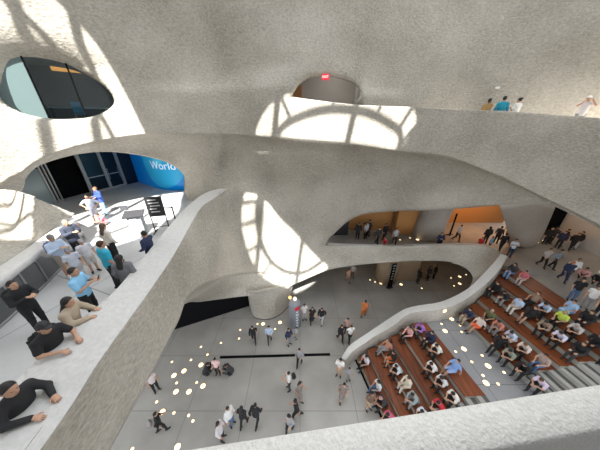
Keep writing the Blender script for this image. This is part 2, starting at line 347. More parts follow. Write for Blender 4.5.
# ------------------------------------------------------------------ pillar leg beneath the sweep
base = [PZ(*p, 0) for p in ((249,303),(251,311),(254,317),(262,319.5),(271,319),(281,314),(288,307),(291,300))]
LIFT = V3(.0,.05,.45)
tp = [PY(248,296,12.0), PY(250,297,11.95), PY(257,296.8,12.05), PY(265,295,12.2), PY(274,293.3,12.4), PY(283,291,12.7), PY(289,289,12.9), PY(294,286,13.3)]
tp = [p+LIFT for p in tp]
md_ = [a.lerp(b,.45)+Vector((a.x, a.y, 0)).normalized()*.25 for a, b in zip(base, tp)]
pt = Patches(); pt.patch([tp, md_, base], 60, 24)
leg = S(pt.build('wall_pillar', CONC, thick=.15, smooth_it=2), 'flared concrete pillar under the sweeping wall')
m_ = MB(); m_.tube([p+V3(0,0,.015) for p in [Vector(q) for q in cr([tuple(p) for p in base], 40)]], .03, 6); S(m_.build('trim_pillar', DARK), 'dark joint round the foot of the pillar')
# ------------------------------------------------------------------ floors
def slab(name, poly, z0, z1, mat, label):
    m = MB(); m.prism(poly, z0, z1); return S(m.build(name, mat), label)
slab('floor_ground', [(-24,-6),(30,-6),(30,28),(-24,28)], -.3, 0, FLOORG, 'polished grey concrete ground floor')
slab('floor_balcony', [(-4.75,-2.6),(-4.95,4),(-5.6,8.5),(-5.3,12.4),(-6.4,13.6),(-7.6,14.4),(-7.6,20.5),(-19,20.5),(-19,8),(-11,5),(-10,-2.6)], 8.8, 9.3, FLOORB, 'pale floor of the balcony')
m = MB(); m.prism([(2.0,15.35),(4.,14.95),(8,14.85),(13.5,15.1),(15.2,14.2),(15.6,13.6),(16.5,13.4),(16.62,9),(16.9,1),(30,1),(30,27),(-3,27),(-3,15.8)], 3.9, 4.32)
S(m.build('floor_second', FLOORG), 'polished concrete second floor')
m = MB(); pl = [tuple(W3(np.array([a]), 0., .5)[0][:2]) for a in np.radians(np.linspace(2, 80, 40))]+[tuple(W3(np.array([a]), 0., 3.4)[0][:2]) for a in np.radians(np.linspace(80, 2, 40))]
m.prism(pl, 13.55, 13.75); S(m.build('floor_bridge', FLOORB), 'floor of the upper bridge')
# dark drain slot in the ground floor
m = MB(); a = PZ(220,357.5,0); b = PZ(330,354.5,0); m.bar(a+V3(0,0,.012), b+V3(0,0,.012), .16, .05); S(m.build('trim_slot', BLACK), 'long black slot in the ground floor')
# ------------------------------------------------------------------ near parapet the photograph is taken over
def lineZ(a, b, z, e0, e1):
    A = PZ(*a, z); B = PZ(*b, z); d = (B-A).normalized(); return A-d*e0, B+d*e1
zo = 12.7
oA, oB = lineZ((175,450), (600,383), zo, 1.2, 3.0); iA, iB = lineZ((505,450), (600,428), zo, 1.6, 3.0)
iA = oA+V3(.02,-.235,0); nrm = V3(0,-1,0)
pt = Patches()
prof = [(0,-1.5),(0,-.06),(.02,-.015),(.08,0),(.5,0),(.92,-.005),(.98,-.02),(1,-.07),(1,-1.5)]
pt.grid(np.stack([[tuple((oA+(oB-oA)*t)+V3(.02,-.235,0)*u+V3(0,0,w)) for u, w in prof] for t in np.linspace(0, 1, 40)]))
S(pt.build('wall_front_parapet', SMOOTHC and shotcrete('front_rail', (.86,.84,.79), (.60,.58,.54), .9, 60, .015), merge=.0005, eye=V3(0,.5,20)), 'pale rough concrete parapet in front of the viewer')
slab('wall_viewer_shade', [(-6,-1.9),(8,-1.9),(8,-1.6),(-6,-1.6)], 11.6, 15.6, M((.10,.10,.10), .8), 'added dark wall behind the viewer that shades the front parapet')  # unseen wall added to darken the parapet's inner face
slab('floor_viewer', [(-6,-3.4),(-6,-.1),(4,.0),(8,.1),(8,-3.4)], 11.3, 11.6, FLOORB, 'floor the viewer stands on')
# ------------------------------------------------------------------ balcony: low wall on the far side
tp = [PW(-60,215), PW(-25,196), PW(0,189.5), PW(12,190,-.1), PZ(30,196,11.9), PZ(48,203,11.3), PZ(62,208.5,10.9), PZ(72,215.5,10.5)]
lo = [PZ(-60,305,10.4), PZ(-25,283,10.4), PZ(0,266,10.4), PZ(16,255.5,10.4), PZ(33,243.5,10.4), PZ(50,231,10.4), PZ(64,221,10.4), PZ(72.5,216.5,10.4)]
mi = [a.lerp(b,.5)+V3(-.1,0,-.1) for a, b in zip(tp, lo)]; mi[-1] = tp[-1].lerp(lo[-1],.5)
pt = Patches(); pt.patch([tp, mi, lo], 60, 16)
S(pt.build('wall_west', CONC, thick=.15), 'white sunlit concrete wall sloping down to the balcony edge')
li = [PZ(-60,322,10.4), PZ(-25,299,10.4), PZ(0,281.5,10.4), PZ(16,269.5,10.4), PZ(33,256.5,10.4), PZ(50,243,10.4), PZ(66,229,10.4), PZ(76,218.5,10.4)]
pt = Patches(); pt.patch([lo, [a.lerp(b,.5)+V3(0,0,.02) for a, b in zip(lo, li)], li], 60, 6); pt.patch([li, [p+V3(0,0,-.16) for p in li]], 60, 3, straight=True)
pt.patch([[p+V3(0,0,-.16) for p in li], [p+V3(-.1,.06,-.16) for p in li]], 60, 3, straight=True)
S(pt.build('trim_west_ledge', SMOOTHC, merge=.004), 'wide pale ledge on the far side of the balcony')
gl = [p+V3(-.08,.05,0) for p in li]
glass_d = M((.10,.105,.11), .15, name='grey_glass')
t = empty('glass_balustrade', (gl[3].x, gl[3].y, 9.3), 'dark grey glass balustrade panels under the wide pale ledge of the balcony', 'balustrade')
inv = Matrix.Translation(-t.location)
fr = MB()
gz = cr([tuple(p) for p in gl], 36)
for i in range(0, 35, 5):
    m = MB(); j = min(i+5, 35)
    for k in range(i, j): a, b = Vector(gz[k])-t.location, Vector(gz[k+1])-t.location; m.bar(V3(a.x,a.y,.52), V3(b.x,b.y,.52), .02, .88)
    m.build('glass_panel', glass_d, t)
    a = Vector(gz[i])-t.location; m = MB(); m.bar(V3(a.x+.03,a.y-.03,0), V3(a.x+.03,a.y-.03,.95), .045, .045); m.build('post', STEEL, t)
m = MB(); m.tube([V3(p[0]-t.location.x, p[1]-t.location.y, .05) for p in gz], .05, 4); m.build('base_rail', M((.3,.3,.3), .5), t)
# ------------------------------------------------------------------ balcony lobby: glazed doors and the blue curved wall
DA, DB = V3(-17.35,12.3,9.3), V3(-14.7,19.5,9.3); DD = (DB-DA).normalized(); DNm = V3(DD.y,-DD.x,0)
def door_s(x, y):
    r = ray(x, y); t_ = (DA-O).dot(DNm)/r.dot(DNm); p = O+r*t_; return (p-DA).dot(DD)
def dpt(s_, z, off=0.): q = DA+DD*s_+DNm*off; return V3(q.x, q.y, z)
ZC = 13.3
frame_m = M((.42,.42,.41), .4, .3, name='door_frame'); dglass = M((.012,.014,.018), .08, name='dark_glass'); pglass = M((.30,.36,.37), .12, name='pale_glass')
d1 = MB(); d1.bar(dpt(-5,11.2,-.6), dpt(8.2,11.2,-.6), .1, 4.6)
S(d1.build('wall_lobby_back', BLACK), 'black sheet standing for the dark depth behind the lobby doors')  # darkness of the lobby depth put in as flat black
posts = [(48,187,.09),(52,187,.07),(56,187,.07),(83,172,.22),(104,170,.2),(119,167,.22)]
ss = [door_s(x, y) for x, y, w_ in posts]
d0 = empty('door_1', dpt(0,9.3), 'glazed entrance doors in grey metal frames at the back of the balcony', None); d0['kind'] = 'structure'
for s_, (x, y, w_) in zip(ss, posts):
    m = MB(); m.bar(dpt(s_,9.3,.03)-d0.location, dpt(s_,ZC,.03)-d0.location, w_, .12, up=DNm); m.build('door_post', frame_m, d0)
def pane(s0, s1, z0, z1, mat, nm='glass_panel'):
    m = MB(); m.hexa([dpt(s0,z0,-.03)-d0.location, dpt(s1,z0,-.03)-d0.location, dpt(s1,z0,0)-d0.location, dpt(s0,z0,0)-d0.location], [dpt(s0,z1,-.03)-d0.location, dpt(s1,z1,-.03)-d0.location, dpt(s1,z1,0)-d0.location, dpt(s0,z1,0)-d0.location]); return m.build(nm, mat, d0)
pane(-.6, ss[0], 9.3, 11.6, pglass); pane(-.6, ss[0], 11.6, ZC, dglass)
pane(ss[3], ss[4], 9.3, ZC, dglass); pane(ss[4], ss[5], 9.3, ZC, dglass); pane(ss[5], 8.0, 9.3, ZC, M((.02,.022,.026), .3))
for s0, s1 in ((ss[3], ss[4]), (ss[4], ss[5])):
    m = MB(); m.bar(dpt(s0,10.45,.02)-d0.location, dpt(s1,10.45,.02)-d0.location, .06, .06); m.bar(dpt(s0,9.36,.02)-d0.location, dpt(s1,9.36,.02)-d0.location, .06, .16); m.build('push_bar', frame_m, d0)
for s_ in (ss[4]+.16, ss[5]-.2):
    m = MB(); m.bar(dpt(s_,10.1,.1)-d0.location, dpt(s_,10.9,.1)-d0.location, .03, .03); m.build('door_handle', STEEL, d0)
BW = cr([(-14.75,19.5),(-13.3,18.5),(-11.7,17.35),(-10.2,16.8),(-9.0,16.95),(-7.6,17.8)], 60)
bl, nt, b = newmat('blue_graphic'); N = nt.nodes; L = nt.links
g = N.new('ShaderNodeNewGeometry'); ctr = Vector((-11.0,17.0,11.3))
def dist_node(c):
    v = N.new('ShaderNodeVectorMath'); v.operation = 'DISTANCE'; L.new(g.outputs['Position'], v.inputs[0]); v.inputs[1].default_value = c; return v
dn = dist_node((-10.9,17.0,11.6)); rp = N.new('ShaderNodeValToRGB'); rp.color_ramp.interpolation = 'LINEAR'
e = rp.color_ramp.elements; e[0].position = 0; e[0].color = (.10,.58,.85,1); e[1].position = 1; e[1].color = (.0,.11,.46,1)
for p_, c_ in ((.08,(.09,.55,.82,1)),(.09,(.03,.40,.74,1)),(.42,(.02,.36,.68,1)),(.44,(.0,.20,.60,1)),(.7,(.0,.16,.55,1))):
    q = e.new(p_); q.color = c_
mm = N.new('ShaderNodeMath'); mm.operation = 'DIVIDE'; mm.inputs[1].default_value = 5.; L.new(dn.outputs['Value'], mm.inputs[0]); L.new(mm.outputs[0], rp.inputs['Fac']); L.new(rp.outputs['Color'], b.inputs['Base Color']); b.inputs['Roughness'].default_value = .4
L.new(rp.outputs['Color'], b.inputs['Emission Color']); b.inputs['Emission Strength'].default_value = .22  # graphic emits faintly in its own colours
bw = empty('graphic_wall', (-11,17,9.3), 'curved bright blue exhibition panel with pale circles beside the lobby doors', 'sign')
pt = Patches(); pt.grid(np.stack([[(x+11, y-17, z) for x, y in BW] for z in np.linspace(0, 4.1, 8)])); o = pt.build('panel', bl, thick=.2, eye=Vector((11,-17,5))); o.parent = bw
def text_mesh(txt, size, f, extrude=.0):
    cu = bpy.data.curves.new('t', 'FONT'); cu.body = txt; cu.size = size; cu.align_x = 'CENTER'; cu.align_y = 'CENTER'; cu.extrude = extrude
    to = bpy.data.objects.new('t', cu); COL.objects.link(to); dg = bpy.context.evaluated_depsgraph_get(); me = bpy.data.meshes.new_from_object(to.evaluated_get(dg)); bpy.data.objects.remove(to)
    for v in me.vertices: v.co = f(v.co)
    me.materials.clear(); return me
BWc = np.r_[0, np.cumsum(np.hypot(*np.diff(BW, axis=0).T))]
def on_blue(s_, z, off=.05):
    x = np.interp(s_, BWc, BW[:,0]); y = np.interp(s_, BWc, BW[:,1]); return Vector((x+11-.02, y-17-off, z))
def blue_s(px, py):
    best = min(range(60), key=lambda i: abs(math.atan2(BW[i,0], BW[i,1])-math.atan2(ray(px,py).x, ray(px,py).y))); p = BW[best]; r = ray(px, py); k = math.hypot(*p)/math.hypot(r.x, r.y); return BWc[best], H+r.z*k-9.3
s0, z0_ = blue_s(151,163); s1, z1_ = blue_s(173,168); print('blue text', s0, z0_, s1, z1_)
tm = text_mesh('World', 1., lambda c: c.copy()); xs = [v.co.x for v in tm.vertices]; wid = max(xs)-min(xs); kx = (s1-s0)*1.12/wid
for v in tm.vertices: v.co = on_blue(s0+(v.co.x-min(xs))*kx, (z0_+z1_)/2+v.co.y*kx)
link('lettering', tm, M((.9,.95,1), .5, emit=.25), o)
# ------------------------------------------------------------------ seating stair
h = .36
LN = [(3.66,-.22),(3.86,-.2),(4.47,-.217),(5.31,-.19),(6.09,-.2),(6.87,-.2),(7.70,-.16),(8.69,-.17)]   # x at y = 9 and slope of each riser
UN = [(10.98,-.17),(11.25,-.18),(11.92,-.16),(12.83,-.18),(13.65,-.15),(14.55,-.14),(15.45,-.08),(16.58,-.03)]
def lx(l, y): return l[0]+l[1]*(y-9)
wallS = cr([tuple(p) for p in lt], 200)
def wall_y(l):
    best = 12.
    for p in wallS:
        if p[0] <= lx(l, p[1]): best = p[1]; break
    return best
def yclip(l): # where the tier meets the side wall
    d = [abs(p[0]-lx(l, p[1])) for p in wallS]; return float(wallS[int(np.argmin(d))][1])
seat_words = ['lowest', 'second', 'third', 'fourth', 'fifth', 'top']
def tier(l0, l1, z, y0, hz, label, group):
    ya, yb = yclip(l0)-.10, yclip(l1)-.10
    t = empty('bench_step', (lx(l0,(y0+ya)/2), (y0+ya)/2, z-hz), label, 'bench', group); T = t.location
    def q(l, y, zz, dx=0): return V3(lx(l,y)+dx-T.x, y-T.y, zz-T.z)
    m = MB(); m.hexa([q(l0,y0,z-hz), q(l1,y0,z-hz), q(l1,yb,z-hz), q(l0,ya,z-hz)], [q(l0,y0,z-.07), q(l1,y0,z-.07), q(l1,yb,z-.07), q(l0,ya,z-.07)]); m.build('riser', RISER, t)
    m = MB(); m.hexa([q(l0,y0,z-.07,-.03), q(l1,y0,z-.07), q(l1,yb,z-.07), q(l0,ya,z-.07,-.03)], [q(l0,y0,z,-.03), q(l1,y0,z), q(l1,yb,z), q(l0,ya,z,-.03)]); m.build('seat', WOOD, t)
    return t
for i in range(6):
    tier(LN[i+1], LN[i+2], (i+1)*h, 5.45+.09*i, h if i else h, '%s wooden seating step of the lower flight, counted up from the ground floor' % seat_words[i], 'wooden seating steps of the lower flight')
for i in range(6):
    tier(UN[i+1], UN[i+2], (7+i)*h, 6.72, h, '%s wooden seating step of the upper flight, counted up from the lit landing' % seat_words[i], 'wooden seating steps of the upper flight')
# solid below, landing and narrow walking steps
def ql(l, y, z): return V3(lx(l, y), y, z)
m = MB(); yw = yclip(LN[7]); y2 = yclip(UN[1])
m.hexa([ql(LN[7],3,0), ql(UN[1],3,0), ql(UN[1],y2+.05,0), ql(LN[7],yw+.05,0)], [ql(LN[7],3,6*h), ql(UN[1],3,6*h), ql(UN[1],y2+.05,6*h), ql(LN[7],yw+.05,6*h)])
S(m.build('floor_landing', FLOORL), 'grey landing between the two seating flights')
m = MB()
for i in range(6):   # core under the upper tiers
    l0, l1 = UN[i+1], UN[i+2]; z = (6+i)*h-.002
    if z > 0: m.hexa([ql(l0,6.75,0), ql(l1,6.75,0), ql(l1,yclip(l1)+.02,0), ql(l0,yclip(l0)+.02,0)], [ql(l0,6.75,z), ql(l1,6.75,z), ql(l1,yclip(l1)+.02,z), ql(l0,yclip(l0)+.02,z)])
for i in range(1,6):
    l0, l1 = LN[i+1], LN[i+2]; z = i*h-.002
    m.hexa([ql(l0,5.5+.09*i,0), ql(l1,5.5+.09*i,0), ql(l1,yclip(l1)+.02,0), ql(l0,yclip(l0)+.02,0)], [ql(l0,5.5+.09*i,z), ql(l1,5.5+.09*i,z), ql(l1,yclip(l1)+.02,z), ql(l0,yclip(l0)+.02,z)])
S(m.build('floor_stair_core', RISER), 'concrete body of the seating stair')
stepm = floor_mat('walk_steps', (.44,.43,.40), (.35,.34,.31), 1, 1, .6, joints=False)
edge_m = M((.10,.10,.095), .7)
m = MB(); e_ = MB()
for NN, nt_, zb, ya in ((LN, 6, 0, lambda i: 5.44+.09*i), (UN, 6, 6*h, lambda i: 6.71)):
    for i in range(nt_):
        a, b_ = NN[i+1], NN[i+2]; md = ((a[0]+b_[0])/2, (a[1]+b_[1])/2)
        for k, (l0, l1) in enumerate(((a, md), (md, b_))):
            z = zb+i*h+(k+1)*h/2; yy = ya(i)
            m.hexa([ql(l0,2.4,0), ql(l1,2.4,0), ql(l1,yy,0), ql(l0,yy,0)], [ql(l0,2.4,z), ql(l1,2.4,z), ql(l1,yy,z), ql(l0,yy,z)])
            for w0, w1 in ((.52,.98),):
                e_.hexa([ql((l0[0]+(l1[0]-l0[0])*w0,l0[1]),2.4,z), ql((l0[0]+(l1[0]-l0[0])*w1,l0[1]),2.4,z), ql((l0[0]+(l1[0]-l0[0])*w1,l0[1]),yy,z), ql((l0[0]+(l1[0]-l0[0])*w0,l0[1]),yy,z)],
                        [ql((l0[0]+(l1[0]-l0[0])*w0,l0[1]),2.4,z+.004), ql((l0[0]+(l1[0]-l0[0])*w1,l0[1]),2.4,z+.004), ql((l0[0]+(l1[0]-l0[0])*w1,l0[1]),yy,z+.004), ql((l0[0]+(l1[0]-l0[0])*w0,l0[1]),yy,z+.004)])
st_ = S(m.build('floor_walking_steps', stepm), 'narrow concrete walking steps beside the seating')
S(e_.build('trim_tread_strips', edge_m), 'dark anti-slip strips on the walking steps')
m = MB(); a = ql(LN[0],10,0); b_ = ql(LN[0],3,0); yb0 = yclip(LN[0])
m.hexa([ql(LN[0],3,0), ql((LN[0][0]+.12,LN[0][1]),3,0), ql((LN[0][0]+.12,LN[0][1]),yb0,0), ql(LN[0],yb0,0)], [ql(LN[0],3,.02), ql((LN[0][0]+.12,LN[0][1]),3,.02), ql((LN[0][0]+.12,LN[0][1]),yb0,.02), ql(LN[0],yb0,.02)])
S(m.build('trim_stair_foot', BLACK), 'black edge strip at the foot of the seating')  # flat black strip along the first riser
# ------------------------------------------------------------------ second floor interior
wallc = shotcrete('inner_concrete', (.56,.52,.46), (.40,.37,.33), .3, 9, .03)
orange = M((.52,.25,.08), .7, name='orange_wall'); tan = M((.50,.36,.22), .7, name='tan_wall')
m = MB(); m.box(-4,30,23,23.3,4.3,9.6); S(m.build('wall_second_back', tan), 'tan back wall of the second floor')
m = MB(); m.box(9.2,12.2,18.6,19.2,4.32,9.3); m.box(4.6,9.2,19.6,19.9,4.32,9.3); S(m.build('wall_second_orange', orange), 'warm orange wall of the second floor')
m = MB(); m.box(-3.5,4.6,18.4,18.8,4.32,9.4); S(m.build('wall_second_dark', M((.03,.03,.035), .5)), 'dark wall at the closed end of the second floor')
m = MB(); m.tube([V3(12.2,18.4,4.32), V3(12.3,18.3,6.5), V3(12.2,18.2,9.5)], [1.35,1.25,1.7], 24); S(m.build('wall_second_pier', wallc), 'rounded concrete pier on the second floor')
m = MB(); m.box(13.3,22,21.2,21.5,4.32,9.4); S(m.build('wall_second_orange_niche', orange), 'orange lit niche wall of the second floor')
lg = [PZ(508,243,4.32), PZ(520,248,4.32), PZ(532,247,4.32), PZ(541,240,4.32)]
lt2 = [PW(500,207.5,.8), PW(518,204,.55), PW(535,201.5,.4), PW(556,206,.4)]
lm = [a.lerp(b_,.5)+Vector((a.x,a.y,0)).normalized()*.5 for a, b_ in zip(lg, lt2)]
pt = Patches(); pt.patch([lt2, lm, lg], 30, 16); S(pt.build('wall_second_leg', wallc, thick=.3), 'curved concrete leg standing on the second floor')
m = MB(); m.box(21,30,18.6,18.9,4.32,10); S(m.build('wall_second_black', BLACK), 'black sheet in place of the dark opening at the end of the second floor')  # flat black stands in for the unlit depth of the doorway
m = MB(); m.hexa([(24.9,18.6,4.32),(25.2,18.6,4.32),(23.4,2,4.32),(23.0,2,4.32)][::-1], [(24.9,18.6,12),(25.2,18.6,12),(23.4,2,12),(23.0,2,12)][::-1])
S(m.build('wall_east', M((.60,.58,.55), .8)), 'smooth pale wall on the east side')
# ------------------------------------------------------------------ ground floor behind the sweep
m = MB(); m.box(-6,30,24,24.3,0,4); S(m.build('wall_ground_back', M((.10,.075,.055), .7)), 'dark brown back wall of the ground floor')
m = MB(); va = V3(-13.5,9.7,0); vb = V3(-3.4,14.2,0); m.bar(va+V3(0,0,2), vb+V3(0,0,2), .2, 4.); m.bar(V3(-3.4,14.2,2), V3(-3.0,24,2), .2, 4); S(m.build('wall_ground_void', BLACK), 'black sheet standing for the dark of the opening under the balcony')  # the opening's darkness is painted as a black sheet
m = MB(); m.tube([V3(8.55,17.2,0), V3(8.6,17.25,1.6), V3(8.6,17.4,3.95)], [1.0,1.05,1.25], 24); m.box(8.6,11.5,16.9,18.2,0,3.95); S(m.build('wall_ground_pier', shotcrete('tan_pier', (.46,.34,.23), (.32,.23,.15), .3, 9, .03)), 'rounded tan concrete pier on the ground floor')
m = MB(); m.box(26,26.3,1,28,0,4.); S(m.build('wall_ground_east', DARK))
# ------------------------------------------------------------------ room behind the oval window
oc = W3(np.array([pz_az([(55,90)])[0,0]]), 15.4, 0.)[0]; on = Vector((oc[0], oc[1], 0)).normalized(); ot = Vector((on.y, -on.x, 0))
def OV(a, d, z): return Vector((oc[0], oc[1], 0))+ot*a+on*d+V3(0,0,z)
def ov_px(x, y, d=.55):
    p0 = Vector((oc[0], oc[1], 0))+on*d; r = ray(x, y); t_ = (p0-O).dot(on)/r.dot(on); p = O+r*t_; return (p-p0).dot(ot), p.z
m = MB(); m.hexa([OV(-7,5,13.6),OV(6,5,13.6),OV(6,5.2,13.6),OV(-7,5.2,13.6)], [OV(-7,5,18),OV(6,5,18),OV(6,5.2,18),OV(-7,5.2,18)])
S(m.build('wall_oval_back', M((.10,.11,.115), .6)), 'dark grey back wall of the room behind the oval window')
m = MB(); m.hexa([OV(-7,.75,14.0),OV(6,.75,14.0),OV(6,5,14.0),OV(-7,5,14.0)], [OV(-7,.75,14.25),OV(6,.75,14.25),OV(6,5,14.25),OV(-7,5,14.25)]); S(m.build('floor_oval_room', M((.20,.23,.26), .5)))
m = MB(); m.hexa([OV(-7,.75,17.6),OV(6,.75,17.6),OV(6,5,17.6),OV(-7,5,17.6)], [OV(-7,.75,17.8),OV(6,.75,17.8),OV(6,5,17.8),OV(-7,5,17.8)]); S(m.build('ceiling_oval_room', M((.10,.10,.10), .7)))
wn = empty('window_1', OV(0,.55,15.4), 'oval window with tinted panes and thin dark mullions', None); wn['kind'] = 'structure'
gm, nt, b = newmat('tinted_glass'); nt.nodes.remove(b); mxs = nt.nodes.new('ShaderNodeMixShader'); tr = nt.nodes.new('ShaderNodeBsdfTransparent'); tr.inputs['Color'].default_value = (.72,.80,.82,1); gs = nt.nodes.new('ShaderNodeBsdfGlossy'); gs.inputs['Roughness'].default_value = .03
lw_ = nt.nodes.new('ShaderNodeFresnel'); lw_.inputs['IOR'].default_value = 1.45; nt.links.new(lw_.outputs[0], mxs.inputs[0]); nt.links.new(tr.outputs[0], mxs.inputs[1]); nt.links.new(gs.outputs[0], mxs.inputs[2]); nt.links.new(mxs.outputs[0], nt.nodes['Material Output'].inputs['Surface'])
WL = wn.location
refl = M((.13,.185,.185), .35, name='reflecting_pane')  # pale reflection in the left pane put in as flat colour
mul = [ov_px(36.5,90)[0], ov_px(76,90)[0]]
for a0, a1, mt in ((-5.5, mul[0], refl), (mul[0], mul[1], gm), (mul[1], 5.5, gm)):
    m = MB(); m.hexa([OV(a0,.55,13.7)-WL,OV(a1,.55,13.7)-WL,OV(a1,.57,13.7)-WL,OV(a0,.57,13.7)-WL], [OV(a0,.55,17.5)-WL,OV(a1,.55,17.5)-WL,OV(a1,.57,17.5)-WL,OV(a0,.57,17.5)-WL]); m.build('glass_pane', mt, wn)
for a in mul:
    m = MB(); m.bar(OV(a,.53,13.7)-WL, OV(a,.53,17.5)-WL, .05, .05); m.build('mullion', BLACK, wn)
# furniture seen through the oval
def at_oval(x, y, d, lift=0.):
    a, z = ov_px(x, y, d); return OV(a, d, z)
OZ = 14.25
c = at_oval(80,104,2.2); t = empty('table', (c.x, c.y, OZ), 'white topped table in the room behind the oval window', 'table', rz=math.atan2(ot.y, ot.x))
m = MB(); m.box(-1.3,1.3,-.4,.4,.72,.77); m.build('tabletop', M((.8,.82,.82), .4), t)
for sx in (-1.2,1.2):
    for sy in (-.33,.33): m = MB(); m.box(sx-.03,sx+.03,sy-.03,sy+.03,0,.72); m.build('leg', DARK, t)
c = at_oval(78,108,1.3); t = empty('chair', (c.x, c.y, OZ), 'pale blue chair seen through the oval window', 'chair', rz=math.atan2(ot.y, ot.x))
blue_c = M((.12,.36,.55), .5)
m = MB(); m.box(-.24,.24,-.22,.24,.42,.47); m.build('seat', blue_c, t); m = MB(); m.hexa([(-.24,-.24,.5),(.24,-.24,.5),(.24,-.2,.5),(-.24,-.2,.5)],[(-.22,-.3,.98),(.22,-.3,.98),(.22,-.26,.98),(-.22,-.26,.98)]); m.build('backrest', blue_c, t)
for sx in (-.2,.2):
    for sy in (-.18,.2): m = MB(); m.bar((sx,sy,0),(sx,sy,.42),.03,.03); m.build('leg', STEEL, t)
oa, oz = ov_px(71,70.5,2.6); m = MB()
m.hexa([OV(oa-.75,2.3,oz-.12),OV(oa+.95,2.3,oz-.12),OV(oa+.95,3.2,oz+.05),OV(oa-.75,3.2,oz+.05)],[OV(oa-.75,2.3,oz+.02),OV(oa+.95,2.3,oz+.02),OV(oa+.95,3.2,oz+.19),OV(oa-.75,3.2,oz+.19)])
tag(m.build('ceiling_light', M((1.0,.42,.10), .5, emit=.9)), 'orange glowing ceiling panel in the room behind the oval window', 'light')
# ------------------------------------------------------------------ corridor behind the bridge
pc = PW(326,95,.6); cd = Vector((pc.x, pc.y, 0)).normalized(); ct = V3(cd.y,-cd.x,0)
def CO(a, d, z): return Vector((pc.x, pc.y, 0))+ct*a+cd*d+V3(0,0,z)
greyw = M((.40,.38,.36), .8, name='corridor_wall')
m = MB(); m.hexa([CO(-4,4.2,12.9),CO(4,4.2,12.9),CO(4,4.4,12.9),CO(-4,4.4,12.9)],[CO(-4,4.2,17.6),CO(4,4.2,17.6),CO(4,4.4,17.6),CO(-4,4.4,17.6)]); S(m.build('wall_corridor_back', greyw), 'grey brown wall of the corridor behind the bridge')
m = MB(); m.hexa([CO(-2.6,1.5,17.3),CO(2.1,2.4,17.3),CO(2.1,4.4,17.3),CO(-2.6,4.4,17.3)],[CO(-2.6,1.5,17.5),CO(2.1,2.4,17.5),CO(2.1,4.4,17.5),CO(-2.6,4.4,17.5)]); S(m.build('ceiling_corridor', greyw))
m = MB(); m.hexa([CO(-2.6,.6,12.9),CO(-2.4,.6,12.9),CO(-2.4,4.3,12.9),CO(-2.6,4.3,12.9)],[CO(-2.6,.6,17.4),CO(-2.4,.6,17.4),CO(-2.4,4.3,17.4),CO(-2.6,4.3,17.4)]); S(m.build('wall_corridor_west', DARK))
m = MB(); m.hexa([CO(2.0,2.5,12.9),CO(2.2,2.5,12.9),CO(2.2,4.3,12.9),CO(2.0,4.3,12.9)],[CO(2.0,2.5,17.4),CO(2.2,2.5,17.4),CO(2.2,4.3,17.4),CO(2.0,4.3,17.4)]); S(m.build('wall_corridor_east', greyw))
dr = MB(); dr.hexa([CO(-2.35,4.0,12.95),CO(-1.75,4.0,12.95),CO(-1.75,4.18,12.95),CO(-2.35,4.18,12.95)],[CO(-2.35,4.0,16.6),CO(-1.75,4.0,16.6),CO(-1.75,4.18,16.6),CO(-2.35,4.18,16.6)]); S(dr.build('door_2', M((.42,.20,.08), .5)), 'warm wooden door at the end of the corridor')
pe = PW(325.5,77,.9); t = empty('exit_sign', (pe.x, pe.y, pe.z), 'small red exit sign hanging in the mouth of the upper corridor', 'sign', rz=-math.atan2(cd.x, cd.y))
m = MB(); m.box(-.2,.2,-.03,.03,-.14,.14); sf_ = m.build('sign_face', M((.75,.03,.05), .4, emit=.55), t)
m = MB(); m.box(-.015,.015,-.015,.015,.14,.5); m.build('hanger', STEEL, t)
link('lettering', text_mesh('EXIT', .17, lambda c: Vector((c.x, -.035, c.y))), M((1,.9,.9), .5, emit=1.), sf_)
# ------------------------------------------------------------------ unseen roof with skylights shaped to cast the sun patches on the walls
ZR = 30.
SUN = Vector((.12, -.62, .775)).normalized()
def to_roof(p): q = p+SUN*((ZR-p.z)/SUN.z); return q.x, q.y
SKY_A = [(1.26,2.02),(3.5,2.5),(6,2.3),(7.87,1.62),(8.65,1.11),(8.85,.3)]+[to_roof(PW(*q)) for q in ((398,150.5),(372,147.6),(350,145),(325,143),(300,141),(275,138.5),(256,136.8))]+[(.26,1.28)]
SKY_C = [to_roof(PY(*q)) for q in ((246,188,13.4),(242.5,200,13.4),(241.5,218,13.4),(244,238,13.4),(252,262,13.4),(265,279,13.1),(285,288,12.8),(305,286.5,13.2),(328,268,14.),(316,252,14.2),(298,232,14.1),(280,215,13.8),(268,198,13.6),(257,189,13.5))]  # slanted side of this opening is cut to draw the shadow edge
SKY_B = [(-10,3.7),(-8.6,3.35),(-7.5,2.77),(-6.8,1.74),(-6,0),(-5.2,-2),(-4.4,-4.0),(-4.2,-6.2),(-4.9,-8.0),(-6.6,-8.8),(-9,-9.0),(-11.5,-8.6),(-13.5,-7),(-14,-4),(-13,0),(-12,2.6)]
cu = bpy.data.curves.new('roof', 'CURVE'); cu.dimensions = '2D'; cu.fill_mode = 'BOTH'; cu.extrude = .15
def spl(P):
    sp = cu.splines.new('POLY'); sp.points.add(len(P)-1)
    for q, p in zip(sp.points, P): q.co = (p[0], p[1], 0, 1)
    sp.use_cyclic_u = True
spl([(-26,-16),(26,-16),(26,8),(-26,8)]); spl(closed(np.array(SKY_A), 60)); spl(closed(np.array(SKY_B), 60)); spl(closed(np.array(SKY_C), 60))
tmp = bpy.data.objects.new('t', cu); COL.objects.link(tmp); dg = bpy.context.evaluated_depsgraph_get(); me = bpy.data.meshes.new_from_object(tmp.evaluated_get(dg)); bpy.data.objects.remove(tmp); me.materials.clear()
ce = S(link('ceiling', me, M((.75,.74,.72), .8)), 'unseen white roof with skylights cut to shape the sun patches'); ce.location = (0,0,ZR)
